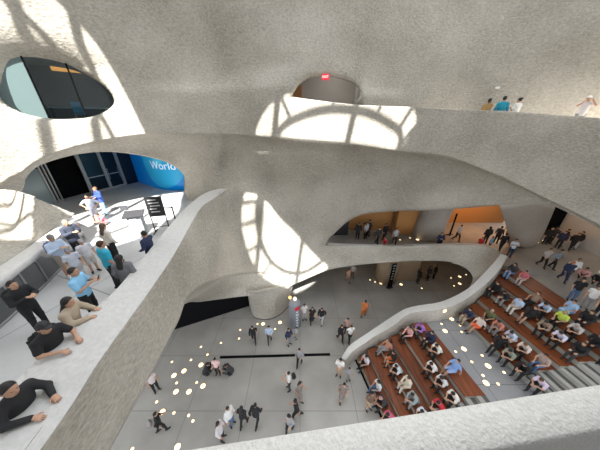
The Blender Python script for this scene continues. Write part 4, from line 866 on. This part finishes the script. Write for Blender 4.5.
# --- second floor
F2 = 4.32
stand((393.5,244.5),F2,(-.3,-1),'walk',('tee',(.40,.40,.42)),('trousers',K),('long_hair',HK),'person with checked grey top and dark long hair before the orange wall')
stand((383.5,240),F2,(.4,-1),'stand',('long',K),('trousers',K),('short_hair',HK),'person in black near the middle of the orange wall')
stand((376.5,244),F2,(.6,-1),'walk2',('jacket',CH),('trousers',K),('short_hair',HK),'person in charcoal jacket stepping along the second floor parapet')
stand((383,251),F2,(-1,-.2),'stand',('tee',RED),('trousers',K),('short_hair',HK),'person in red top leaning by the second floor parapet',size=.8)
stand((365,238.5),F2,(.5,-1),'stand',('tee',(.42,.42,.45)),('trousers',K),('short_hair',HK),'person in striped grey top at the dim end of the second floor')
stand((357,239),F2,(-.3,-1),'stand',('long',K),('trousers',K),('short_hair',HK),'person in black at the dim end of the second floor')
stand((368,236),F2,(-1,-.4),'arm',('long',CH),('trousers',K),('cap',K),'person in dark cap reaching out at the dim end of the second floor')
stand((437,250),F2,(-.5,-1),'phone',('long',NV),('trousers',K),('long_hair',HK),'person in navy beside the rounded pier on the second floor')
stand((455.5,241),F2,(.3,-1),'walk',('tee',(.5,.5,.5)),('trousers',K),('short_hair',HK),'person in checked black and white top right of the black stand')
stand((484,243.5),F2,(.2,1),'stand',('jacket',K),('trousers',K),('long_hair',HK),'tall person in black coat before the orange niche')
stand((477.5,250),F2,(-1,-.5),'stand',('tee',RED),('trousers',K),('short_hair',HK),'child in red jacket behind the parapet by the orange niche',size=.75)
stand((487.5,250),F2,(.5,-1),'stand',('tee',(.14,.42,.72)),('trousers',NV),('short_hair',HK),'child in bright blue top behind the parapet by the orange niche',size=.78)
stand((495,243),F2,(.6,.4),'stand',('long',CH),('trousers',K),('short_hair',HK),'person in charcoal facing the orange niche')
stand((499,251),F2,(.4,1),'walk2',('long',K),('trousers',K),('bun',HK),'person in black with hair in a bun near the top of the stair wall')
stand((508,257),F2,(-.4,-1),'phone',('tee',(.6,.66,.72)),('trousers',NV),('short_hair',HK),'person in pale blue shirt at the tip of the stair wall')
stand((503.5,240.5),F2,(1,-.2),'walk',('tee',(.50,.42,.18)),('trousers',(.50,.36,.10)),('short_hair',HK),'person in mustard yellow trousers beside the curved concrete leg',skin=1)
stand((541.5,267),F2,(-.3,-1),'walk',('tee',(.50,.46,.46)),('trousers',K),('short_hair',HK),'person in pale patterned top walking on the landing above the seats')
stand((549,268),F2,(.2,-1),'walk2',('long',(.28,.32,.38)),('trousers',K),('short_hair',HK),'person in grey blue top walking beside the pale topped one above the seats')
stand((560.5,281),F2,(-.6,-1),'walk',('jacket',NV),('trousers',NV),('long_hair',(.55,.14,.05)),'person with orange hair and navy clothes above the top seats')
stand((566.5,278),F2,(-.4,-1),'walk2',('jacket',WH),('trousers',K),('short_hair',HK),'person in white topped dark outfit behind the orange haired one')
stand((582,279),F2,(-1,-.5),'crouch',('long',PK),('trousers',K),('short_hair',HK),'person in pink crouching on the top floor above the seats')
stand((592,282),F2,(-1,-.4),'sit',('long',K),('trousers',K),('long_hair',HK),'person in black sitting on the floor behind the pink clothed one') if False else stand((594,284),F2,(-1,-.4),'crouch',('long',K),('trousers',K),('long_hair',HK),'person in black crouching behind the pink clothed one')
stand((569.5,300),F2,(-.6,-1),'stand',('tee',K),('trousers',BJ),('short_hair',HK),'person in black top and blue jeans standing at the top of the seats')
stand((584,309),F2,(-.8,-.6),'stand',('tee',WH),('trousers',GY),('long_hair',HB),'person in white top with brown hair at the top of the seats')
stand((594,317),F2,(-.8,-.6),'stand',('tee',(.42,.20,.08)),('trousers',K),('short_hair',HK),'person in rust brown top at the top of the seats by the frame edge')
dg_ = 'dark figures in the black doorway'
for i, (x, y, tp) in enumerate(((547.5,244.5,K),(550.5,245,CH),(555,246.2,NV),(560,247,K),(565.5,248.2,K))):
    stand((x,y),F2,((-.3,-1),(1,-.3),(-1,-.4),(.5,-1),(-.6,-1))[i],('stand','phone','stand','folded','walk2')[i],('jacket',tp),('trousers',K),('short_hair',HK),'dark clothed figure in the crowd before the black doorway of the second floor',group=dg_)
stand((571.5,249),F2,(-1,.2),'stand',('jacket',K),('trousers',WH),('short_hair',HK),'person in black jacket and white trousers by the pale east wall')
# --- upper bridge
FB = 13.75
def on_bridge(px, py, d, ps, top, bot, hair, label, off=.85, **k):
    r = ray(px, py); ph = math.atan2(r.x, r.y); p = W3(np.array([ph]), FB, off)[0]; return person(Vector(p), face(*d), ps, top, bot, hair, label, **k)
on_bridge(494,104,(1,.3),'walk2',('long',(.30,.19,.07)),('trousers',K),('short_hair',HK),'person in mustard brown jacket standing at the upper bridge parapet',skin=2,off=1.0,lod=1)
on_bridge(502,102,(.5,1),'stand',('long',(.02,.30,.42)),('trousers',GY),('short_hair',HK),'person in teal jacket standing at the upper bridge parapet',off=1.0,size=1.05,lod=1)
on_bridge(514.5,103,(-.3,1),'phone',('tee',WH),('trousers',WH),('bun',HK),'person in white with dark hair right of the teal jacketed one',off=1.0,lod=1)
on_bridge(582,112,(-.6,-1),'camera',('tee',(.74,.70,.70)),('trousers',GY),('cap',WH),'person in white shirt and white cap taking a picture from the upper bridge',off=1.0,size=1.0,lod=1)
# --- balcony
ZB_ = 9.3
def bal(head, d, ps, top, bot, hair, label, hz=1.585, size=1., **k):
    J = pose(ps); hw = PZ(*head, ZB_+J['head'][2]*size); rz = face(*d); hx, hy = J['head'][0]*size, J['head'][1]*size; c, s_ = math.cos(rz), math.sin(rz)
    return person(Vector((hw.x-(c*hx-s_*hy), hw.y-(s_*hx+c*hy), ZB_)), rz, ps, top, bot, hair, label, size=size, lod=1, **k)
bal((143.8,234),(-1,.15),'arm',('long',NV),('trousers',K),('short_hair',HK),'guide in navy uniform reaching out an arm beside the podium',skin=1)
bal((101,244.5),(.45,1),'stand',('tee',(.03,.40,.58)),('trousers',K),('short_hair',HB),'person in bright turquoise polo shirt seen from behind on the balcony',size=1.08)
bal((119.5,258.5),(-.2,1),'stand',('jacket',(.16,.16,.17)),('trousers',K),('long_hair',HK),'person with long black hair and grey jacket at the balcony parapet')
bal((103,226.5),(.3,1),'stand',('long',(.74,.68,.60)),('trousers',K),('long_hair',(.10,.06,.04)),'person in cream blouse and black trousers facing the podium')
bal((65.5,223),(1,-.3),'phone',('jacket',(.05,.06,.09)),('trousers',K),('short_hair',HG),'grey haired person in dark navy jacket near the ledge')
bal((70.5,249.5),(.7,-.5),'stand',('tee',(.60,.64,.74)),('shorts',(.52,.52,.54)),('cap',(.22,.23,.28)),'child in pale blue shirt and dark grey cap near the boy with the backpack',size=.8)
bal((78.5,243.5),(.7,-.4),'stand',('tee',(.66,.66,.70)),('shorts',(.55,.54,.52)),('cap',(.34,.32,.32)),'child in white shirt and brown cap behind the other capped child',size=.82)
bal((50.8,238),(1,-.2),'phone',('long',(.50,.60,.76)),('shorts',(.34,.30,.25)),('cap',(.20,.19,.19)),'person in light blue shirt with blue backpack and white shoes by the ledge',shoe=(.8,.8,.8),size=1.0)
bal((73.5,272),(1,.35),'phone',('tee',(.26,.56,.82)),('trousers',K),('short_hair',HK),'person in sky blue tee shirt holding up a phone on the balcony',size=1.05)
bal((12.5,285),(1,-.1),'phone',('long',K),('trousers',K),('short_hair',HK),'person in black with black backpack walking along the ledge',size=.98)
bal((64.5,306.5),(1,.3),'rail',('jacket',(.42,.34,.25)),('trousers',K),('long_hair',HK),'person in beige cardigan leaning on the balcony parapet',size=1.02)
bal((48.5,322),(1,-.15),'rail',('tee',K),('trousers',K),('cap',K),'person in black tee shirt and cap leaning on the balcony parapet',size=1.06)
bal((9,389.5),(1,-.1),'rail',('long',(.02,.02,.022)),('trousers',K),('short_hair',HK),'person in dark patterned shirt leaning on the parapet nearest the viewer',size=1.04)
bal((95,189),(-.5,-1),'folded',('jacket',(.05,.10,.42)),('trousers',(.28,.50,.72)),('short_hair',(.20,.10,.05)),'person in blue jacket and light blue trousers with folded arms before the doors')
bal((86.5,197),(.6,-1),'hips',('tee',(.50,.55,.70)),('shorts',(.50,.50,.56)),('short_hair',HK),'person in pale lilac shirt left of the blue jacketed one',size=.95)
bal((98,215),(-.4,-.8),'crouch',('tee',(.75,.28,.36)),('shorts',(.7,.3,.34)),('short_hair',HB),'small child in pink clothes crouching on the sunlit balcony floor',size=.7)
# --- people on the wooden seats
def tier_l(n): return (LN[n], n*h) if n <= 6 else (UN[n-6], n*h)
def sit(px, py, n, ps, top, bot, hair, label, d=(-1,-.15), up=.40, **k):
    l, z = tier_l(n); p = PZ(px, py, z+up+.05); wy = max((q[1] for q in wallS if abs(q[0]-lx(l, p.y)-.26) < .25), default=99); p.y = min(p.y, wy-.75); return person(Vector((lx(l, p.y)+{7:.12, 8:.27, 12:.22}.get(n, .26), p.y, z+.11)), face(*d), ps, top, bot, hair, label, **k)
sit(357.5,360,1,'sit',('tee',(.68,.62,.68)),('trousers',K),('short_hair',HK),'person in pale pink top on the bottom seat right beside the stair wall',d=(-1,-.4))
sit(371.5,389,1,'sit',('tee',WH),('trousers',BJ),('long_hair',HK),'person in white top and jeans with long black hair on the bottom seat')
sit(384,401,1,'sit_lean',('tee',CH),('trousers',K),('short_hair',(.45,.25,.22)),'person in charcoal bent forward on the bottom seat near the parapet')
sit(386,411.5,1,'sit_lean',('tee',(.62,.10,.20)),('trousers',K),('short_hair',HK),'person in crimson top on the bottom seat next to the front parapet')
sit(385,347,3,'sit_back',('tee',(.50,.24,.16)),('trousers',GY),('long_hair',HK),'person in rust top nearest the stair wall on the third seat row',skin=1)
sit(390.5,356,3,'sit',('long',K),('shorts',OR),('short_hair',HK),'person in black top and orange shorts on the third seat row')
sit(397,365,3,'sit_lean',('tee',(.60,.66,.68)),('trousers',K),('short_hair',HK),'person in pale grey tee on the third seat row beside the cream clothed one')
sit(401.5,374.5,3,'sit',('long',(.70,.64,.52)),('trousers',(.62,.58,.5)),('short_hair',HB),'person in cream clothes in the middle of the third seat row')
sit(408.5,387,3,'sit_lean',('long',(.30,.36,.36)),('trousers',GY),('short_hair',HK),'person in striped grey green top on the third seat row')
sit(413,396,3,'sit_lean',('tee',(.70,.74,.80)),('trousers',K),('short_hair',HK),'person in white and black on the third seat row close to the front parapet')
sit(405.5,328,5,'sit',('long',(.66,.36,.34)),('trousers',K),('short_hair',HK),'person in salmon pink shirt by the stair wall in the lower flight',d=(-1,-.25))
sit(417,321.5,6,'sit_lean',('long',(.36,.17,.52)),('trousers',CH),('bun',(.20,.05,.20)),'person in purple top by the stair wall in the lower flight',d=(-1,-.25))
sit(424,323,6,'sit',('jacket',NV),('trousers',K),('short_hair',HK),'person in navy jacket right of the purple clothed one',d=(-1,-.25))
sit(432.5,337,6,'sit_lean',('tee',(.70,.69,.62)),('trousers',K),('short_hair',HK),'person in off white shirt on the edge of the top seat of the lower flight')
sit(451,366,6,'sit_back',('tee',(.22,.36,.66)),('shorts',(.26,.36,.6)),('short_hair',HK),'lone person in blue shirt on the top seat beside the landing')
sit(438.5,374,5,'sit_lean',('tee',WH),('trousers',K),('short_hair',HK),'person in white shirt with arms on knees on the fifth seat row')
sit(442.5,383,5,'sit_lean',('tee',(.66,.66,.66)),('trousers',K),('long_hair',HK),'person in pale grey shirt in the middle of the fifth seat row')
sit(450,392,5,'sit_lean',('tee',(.76,.74,.70)),('trousers',K),('short_hair',HK),'person in ivory shirt with head down on the fifth seat row')
sit(442,405,4,'sit_lean',('tee',RED),('trousers',K),('short_hair',HK),'person in bright red top in the lower flight just above the front parapet')
sit(452,404,5,'sit_lean',('jacket',K),('trousers',K),('short_hair',HK),'person in black next to the red topped one above the front parapet')
sit(463.5,311,7,'sit',('long',NV),('trousers',TAN),('short_hair',HK),'person in navy and white top against the stair wall beside the landing',d=(-1,-.25))
sit(474.5,319,7,'sit_back',('tee',(.70,.62,.56)),('shorts',(.80,.14,.05)),('cap',BRN),'person in orange red shorts on the lowest seat of the upper flight')
sit(494,324,8,'sit_lean',('tee',(.60,.22,.17)),('trousers',GY),('short_hair',HK),'person in coral top on the second seat of the upper flight')
sit(501,322.5,8,'sit',('tee',(.13,.15,.07)),('trousers',K),('short_hair',HG),'person in olive green top behind the coral topped one',d=(-1,-.3))
sit(506.5,329,8,'sit_lean',('tee',(.50,.58,.76)),('shorts',WH),('bun',HK),'person in pale blue top beside the coral topped one')
sit(497,287.5,10,'sit',('long',K),('trousers',K),('short_hair',HK),'person in black nearest the stair wall in a row of three')
sit(504.5,292,10,'sit_lean',('long',K),('trousers',GY),('short_hair',HK),'person in black between the wall and the light blue shirted one')
sit(513,298,10,'sit',('tee',(.48,.62,.86)),('trousers',(.68,.66,.6)),('short_hair',HB),'person in light blue shirt and cream trousers third from the stair wall')
sit(529,310.5,10,'sit_back',('long',K),('shorts',K),('short_hair',HB),'person in black with bare legs beside a white cushion')
sit(544,325.5,10,'sit_lean',('long',(.30,.23,.17)),('trousers',K),('short_hair',HK),'person in brown sweater with rounded arms on the upper flight',d=(-1,-.3))
sit(550.5,302.5,11,'sit_back',('tee',(.30,.20,.15)),('trousers',K),('long_hair',HB),'person in brown with raised arm on the upper flight')
sit(556.5,306,11,'sit_lean',('tee',(.46,.60,.82)),('trousers',K),('short_hair',HK),'person in powder blue shirt reading on the upper flight')
sit(573,309,12,'sit',('dress',(.34,.50,.72)),None,('short_hair',HK),'person in pale blue dress on the top seat of the upper flight')
sit(583,315,12,'sit',('jacket',K),('trousers',K),('short_hair',HB),'person in bulky black jacket on the top seat of the upper flight',d=(-1,-.25))
sit(506.5,268.5,12,'sit',('long',CH),('trousers',(.20,.34,.62)),('long_hair',HK),'person in blue jeans on the top seat by the tip of the stair wall',d=(-1,-.2))
sit(515.5,265,12,'sit',('tee',(.60,.16,.20)),('trousers',(.6,.5,.5)),('short_hair',HK),'person in red and white top on the top seat near the stair wall tip',d=(-1,-.35),size=.9)
sit(571,329,11,'sit',('tee',(.55,.70,.10)),('trousers',K),('short_hair',(.30,.30,.06)),'person in lime yellow top on the crowded end of the upper flight')
sit(577.5,331,11,'sit_lean',('tee',(.50,.20,.08)),('trousers',K),('short_hair',HK),'person in burnt orange top on the crowded end of the upper flight',skin=1)
sit(588.5,334,11,'sit_lean',('tee',(.52,.48,.46)),('trousers',K),('short_hair',HG),'grey haired person on the crowded end of the upper flight')
sit(560,339.5,10,'sit_lean',('tee',(.62,.62,.78)),('trousers',K),('short_hair',HK),'person in lavender white shirt bent forward on the upper flight')
sit(568,344,10,'sit',('long',K),('trousers',CH),('short_hair',HB),'person in black directly right of the lavender shirted one')
sit(597,340,11,'sit',('long',K),('trousers',K),('short_hair',HK),'person in black sitting above the walking steps at the frame edge',skin=1)
sit(524.5,347.5,8,'sit_lean',('tee',(.66,.58,.54)),('trousers',K),('short_hair',(.16,.06,.03)),'person in cream top with red brown hair bending forward')
sit(510,360,7,'sit_lean',('tee',(.26,.29,.24)),('trousers',K),('short_hair',HK),'person with a grey green bag on the lowest seat of the upper flight')
sit(502,356,7,'sit_back',('long',K),('trousers',K),('short_hair',HK),'person in black stretching legs down to the landing',d=(-1,-.4))
sit(548,359,8,'sit',('tee',(.40,.30,.26)),('trousers',BJ),('short_hair',HK),'person in blue jeans with crossed hands near the walking steps',skin=0)
sit(534.5,370,7,'sit_lean',('tee',(.66,.56,.70)),('trousers',K),('short_hair',HB),'person in lilac pink shirt next to the walking steps')
sit(524.5,369.5,7,'sit_lean',('jacket',K),('trousers',K),('short_hair',HK),'person in black in front of the lilac shirted one')
def sit_step(px, py, u, **k): pass
p = PZ(545,383,2.9); person(Vector((11.95,5.95,2.78)), face(-1,-.2), 'sit_lean', ('tee',(.74,.72,.74)), ('trousers',K), ('short_hair',(.30,.06,.06)), 'person in white shirt sitting on the narrow walking steps')
# keep neighbours from standing in each other
PP = [o for o in bpy.data.objects if o.get('category') == 'person']
def seated(o): return abs((o.location.z/h) % 1 - .11/h) < .02 and o.location.x > 3.5 and o.location.z > .3
for _ in range(220):
    moved = False
    for i, a in enumerate(PP):
        for b_ in PP[i+1:]:
            if abs(a.location.z-b_.location.z) > (.8 if seated(a) != seated(b_) else .3): continue
            d = b_.location-a.location; d.z = 0; sa, sb = seated(a), seated(b_)
            need = (.86 if abs(a.location.z-b_.location.z) > .2 else .72) if sa and sb else .84 if sa != sb else .66*(a.scale[0]+b_.scale[0])/2
            if d.length < need:
                moved = True; push = (need-d.length)/2+.004
                for o_, sg, st_ in ((a,-1,sa),(b_,1,sb)):
                    if st_:
                        dy = (1 if d.y > 0 else -1)*sg*push; o_.location.y += dy; o_.location.x += -.18*dy
                    else: o_.location += d.normalized()*sg*push if d.length > 1e-4 else V3(sg*push,0,0)
    for o_ in PP:
        if seated(o_):
            wy = max((q[1] for q in wallS if abs(q[0]-o_.location.x) < .3), default=99)
            if o_.location.y > wy-.72: o_.location.x += .18*(o_.location.y-wy+.72); o_.location.y = wy-.72
    if not moved: break
# ------------------------------------------------------------------ bags and small things
def backpack(loc, rz, col, label, s=1.):
    t = empty('backpack', loc, label, 'backpack', rz=rz); t.scale = (s,)*3; c = M(col, .7, name='nylon')
    def rbox(nm, x, y, z, cx, cy, cz, mat):
        bm = bmesh.new(); bmesh.ops.create_cube(bm, size=1); bmesh.ops.scale(bm, vec=(x,y,z), verts=bm.verts); bmesh.ops.bevel(bm, geom=bm.edges[:]+bm.verts[:], offset=min(x,y,z)*.35, segments=3, affect='EDGES'); bmesh.ops.translate(bm, vec=(cx,cy,cz), verts=bm.verts)
        for f in bm.faces: f.smooth = True
        me = bpy.data.meshes.new('m'); bm.to_mesh(me); bm.free(); return link(nm, me, mat, t)
    rbox('main_bag', .30,.17,.42,0,0,0,c); rbox('front_pocket', .22,.07,.20,0,-.10,-.08,c)
    m = MB(); m.tube([(-.03,.02,.20),(-.02,.02,.25),(.02,.02,.25),(.03,.02,.20)], .009, 6); m.build('handle', c, t)
    for sx in (-.09,.09): m = MB(); m.tube([(sx,.08,.17),(sx*1.1,.13,.10),(sx*1.1,.12,-.08),(sx,.08,-.16)], .014, 6); m.build('strap', c, t)
    return t
def pack_on(lab, col, label, dz=1.18, back=.285):
    o = next(x for x in bpy.data.objects if x.get('label') == lab); s_ = o.scale[0]; rz = o.rotation_euler.z
    b = Vector((math.sin(rz), -math.cos(rz), 0)); backpack(o.location+b*back*s_+V3(0,0,dz*s_), rz, col, label, .95)
pack_on('person in light blue shirt with blue backpack and white shoes by the ledge', (.03,.06,.30), 'blue backpack on the back of the light blue shirted person by the ledge')
pack_on('person in black with black backpack walking along the ledge', (.012,.012,.014), 'black backpack on the person walking along the ledge')
pack_on('person in black with a grey backpack among the floor lights', (.34,.31,.30), 'grey backpack on the black clothed person among the floor lights')
pack_on('person in white shirt with a dark backpack south of the slot', (.02,.02,.025), 'dark backpack on the white shirted person south of the slot')
pack_on('person in black tee shirt and cap leaning on the balcony parapet', (.014,.014,.016), 'black backpack on the person leaning on the parapet in a black tee', dz=1.12, back=.30)
l_, z_ = tier_l(6); p = PZ(455.5,361.5,z_+.2); backpack(Vector((lx(l_,p.y)+.62, p.y, z_+.22)), 1.2, (.012,.012,.015), 'black backpack lying on the top seat behind the blue shirted person', .9)
l_, z_ = tier_l(8); p = PZ(513,355,z_+.3)
l_, z_ = tier_l(10); p = PZ(521,308,z_+.1); bm = bmesh.new(); bmesh.ops.create_cube(bm, size=1); bmesh.ops.scale(bm, vec=(.36,.42,.12), verts=bm.verts); bmesh.ops.bevel(bm, geom=bm.edges[:], offset=.05, segments=3, affect='EDGES'); me = bpy.data.meshes.new('m'); bm.to_mesh(me); bm.free()
o = link('cushion', me, M((.75,.74,.70), .8)); o.location = (lx(l_,p.y)+.62, p.y+.42, z_+.066); tag(o, 'white cushion lying on the seat beside the bare legged person in black', 'cushion')
ph_m = M((.02,.02,.025), .25)
def phone_for(lab, label):
    o = next(x for x in bpy.data.objects if x.get('label') == lab); q = o.matrix_basis @ Vector((0,.43,1.31)); m = MB(); m.box(-.038,.038,-.005,.005,-.075,.075); t = m.build('phone', ph_m); t.location = q; t.rotation_euler = (-.4,0,o.rotation_euler.z); tag(t, label, 'phone')
phone_for('person in sky blue tee shirt holding up a phone on the balcony', 'dark phone held up by the person in the sky blue tee shirt')
# ------------------------------------------------------------------ balcony furniture
def rz_to(loc, d): return face(*d)
p = PZ(141,234,9.3); t = empty('podium', p, 'grey podium with dark slanted top and white notices on the balcony', 'podium', rz=.35); grey = M((.33,.36,.38), .5); 
m = MB(); m.hexa([(-.30,-.22,0),(.30,-.22,0),(.30,.22,0),(-.30,.22,0)], [(-.27,-.2,1.02),(.27,-.2,1.02),(.27,.2,1.12),(-.27,.2,1.12)]); pb_ = m.build('body', grey, t)
m = MB(); m.hexa([(-.42,-.30,1.0),(.42,-.30,1.0),(.42,.28,1.14),(-.42,.28,1.14)], [(-.42,-.30,1.05),(.42,-.30,1.05),(.42,.28,1.19),(-.42,.28,1.19)]); m.build('top', M((.05,.05,.055), .5), t)
m = MB(); m.box(-.2,.12,-.235,-.226,.62,.92); m.build('notice', M((.8,.82,.84), .6), pb_); m = MB(); m.box(-.08,.16,-.24,-.23,.22,.46); m.build('notice', M((.75,.78,.8), .6), pb_)
p = PZ(132.5,230.5,9.3); t = empty('sign_stand', p, 'thin post with small dark sign left of the podium', 'sign', rz=.3)
m = MB(); m.lathe([(.15,0),(.15,.02),(.02,.03),(.02,1.15)], n=12); m.build('post', STEEL, t); m = MB(); m.box(-.16,.16,-.02,.02,1.12,1.36); m.build('sign_face', M((.10,.10,.11), .5), t)
p = PZ(163,231.5,9.3); t = empty('notice_board', p, 'tall black notice board with pale lines of text on a metal easel', 'sign', rz=.25)
m = MB(); m.box(-.36,.36,-.02,.02,.86,1.85); bd_ = m.build('board', M((.02,.02,.022), .5), t)
for sx in (-.33,.33): m = MB(); m.bar((sx,0,0),(sx,0,.9),.035,.035); m.build('leg', BLACK, t); m = MB(); m.bar((sx,-.3,.02),(sx,.3,.02),.035,.035); m.build('foot', BLACK, t)
m = MB(); m.bar((-.33,0,.3),(.33,0,.3),.03,.03); m.build('cross_bar', BLACK, t)
m = MB()
for i, (a, b_) in enumerate(((-.25,.12),(-.25,.2),(-.2,.22),(-.25,.05),(-.22,.16))): m.box(a, b_, -.025, -.021, 1.68-i*.15, 1.73-i*.15)
m.build('text_lines', M((.6,.6,.6), .6), bd_)
pa, pb = PZ(176.5,223.5,9.3), PZ(158,224,9.3)
t = empty('belt_barrier', pa, 'dark belt barrier post between notice board and parapet', 'barrier')
m = MB(); m.lathe([(.17,0),(.17,.03),(.035,.05),(.035,.92),(.045,.93),(.045,1.0)], n=14); m.build('post', BLACK, t)
m = MB(); q = pb-pa; m.bar((0,0,.93),(q.x,q.y,.93),.006,.05); m.build('belt', M((.03,.03,.035), .7), t)
# ------------------------------------------------------------------ ground floor totem, banner, lamps
p = PZ(295,324.5,0); t = empty('totem', p, 'grey rounded totem sign with red block and pale vertical lettering on the ground floor', 'sign', rz=.0); tot = M((.22,.235,.26), .45)
m = MB(); m.lathe([(.42,0),(.45,.03),(.45,2.25),(.42,2.38),(.34,2.44),(.001,2.46)], n=28); tc_ = m.build('column', tot, t)
def on_tot(a0, a1, z0, z1, mat, nm, r=.456):
    P_ = Patches(); P_.grid(np.stack([[(r*math.sin(a), -r*math.cos(a), z) for a in np.linspace(a0, a1, 10)] for z in (z0, z1)])); o = P_.build(nm, mat, eye=V3(0,-9,5)); o.parent = tc_; return o
on_tot(.05,.95,1.95,2.28,M((.62,.03,.05), .5),'red_block')
pale = M((.62,.66,.70), .6)
for i, (a0, a1) in enumerate(((.25,.60),(.2,.68),(.25,.55),(.2,.66),(.28,.62),(.2,.6))): on_tot(a0, a1, 1.72-i*.28, 1.86-i*.28, pale, 'letter_mark')
m = MB(); m.lathe([(.001,-.13),(.09,-.10),(.13,0),(.09,.10),(.001,.13)], n=16); o = m.build('ball_lamp', M((1.,.86,.70), .4, emit=1.5)); o.location = p+V3(.02,.1,2.60); tag(o, 'round white lamp on top of the grey totem', 'lamp')
q = PY(290,297.5,12.6); m = MB(); m.lathe([(.001,-.13),(.09,-.10),(.13,0),(.09,.10),(.001,.13)], n=16); o = m.build('wall_lamp', M((1.,.55,.20), .4, emit=1.6)); o.location = q; tag(o, 'orange glowing lamp under the sweep beside the totem', 'lamp')
a = PZ(389.3,287.5,0); t = empty('banner_stand', a, 'tall narrow black banner with pale marks beside the ground floor pier', 'sign', rz=.35)
m = MB(); m.box(-.24,.24,-.03,.03,.05,2.75); bn_ = m.build('banner', BLACK, t); m = MB(); m.box(-.3,.3,-.16,.16,0,.05); m.build('base', DARK, t)
m = MB()
for i in range(6): m.box(-.12+.03*(i % 2), .10+.03*((i+1) % 2), -.036, -.031, 2.5-i*.3, 2.62-i*.3)
m.build('letter_marks', M((.35,.42,.46), .6), bn_)
a = PZ(449.5,235.5,4.32); t = empty('barrier_stand', a, 'black post with low rail in front of the orange wall', 'stand', rz=.2)
m = MB(); m.bar((0,0,0),(.0,0,2.3),.10,.10); m.build('post', BLACK, t); m = MB(); m.bar((-.75,0,.12),(.3,0,.12),.06,.06); m.bar((-.75,0,0),(-.75,0,.5),.05,.05); m.build('rail', BLACK, t)
# small fittings
q = PW(497.5,88,2.2); m = MB(); m.lathe([(.001,-.08),(.10,-.06),(.12,0),(.10,.05),(.001,.07)], n=16); o = m.build('wall_camera', M((.8,.8,.78), .4)); o.location = q; tag(o, 'small white dome fitting on the wall above the teal jacketed person', 'fitting')
# ------------------------------------------------------------------ light
sun_dir = Vector((.12, -.62, .775)).normalized()
w = bpy.data.worlds.new('sky'); SC.world = w; w.use_nodes = True
nt = w.node_tree; bg = nt.nodes['Background']; tc = nt.nodes.new('ShaderNodeTexCoord'); sx = nt.nodes.new('ShaderNodeSeparateXYZ'); rp = nt.nodes.new('ShaderNodeValToRGB')
nt.links.new(tc.outputs['Generated'], sx.inputs[0]); mr = nt.nodes.new('ShaderNodeMapRange'); mr.inputs['From Min'].default_value = -1; nt.links.new(sx.outputs['Z'], mr.inputs['Value']); nt.links.new(mr.outputs['Result'], rp.inputs['Fac']); nt.links.new(rp.outputs['Color'], bg.inputs['Color'])
e = rp.color_ramp.elements; e[0].position = .485; e[0].color = (.10,.095,.085,1); e[1].position = .515; e[1].color = (.90,.945,1,1)
bg.inputs['Strength'].default_value = 2.6
SC.view_settings.view_transform = 'Standard'; SC.view_settings.look = 'None'; SC.view_settings.gamma = 1; SC.view_settings.use_curve_mapping = False
SC.view_settings.exposure = .25
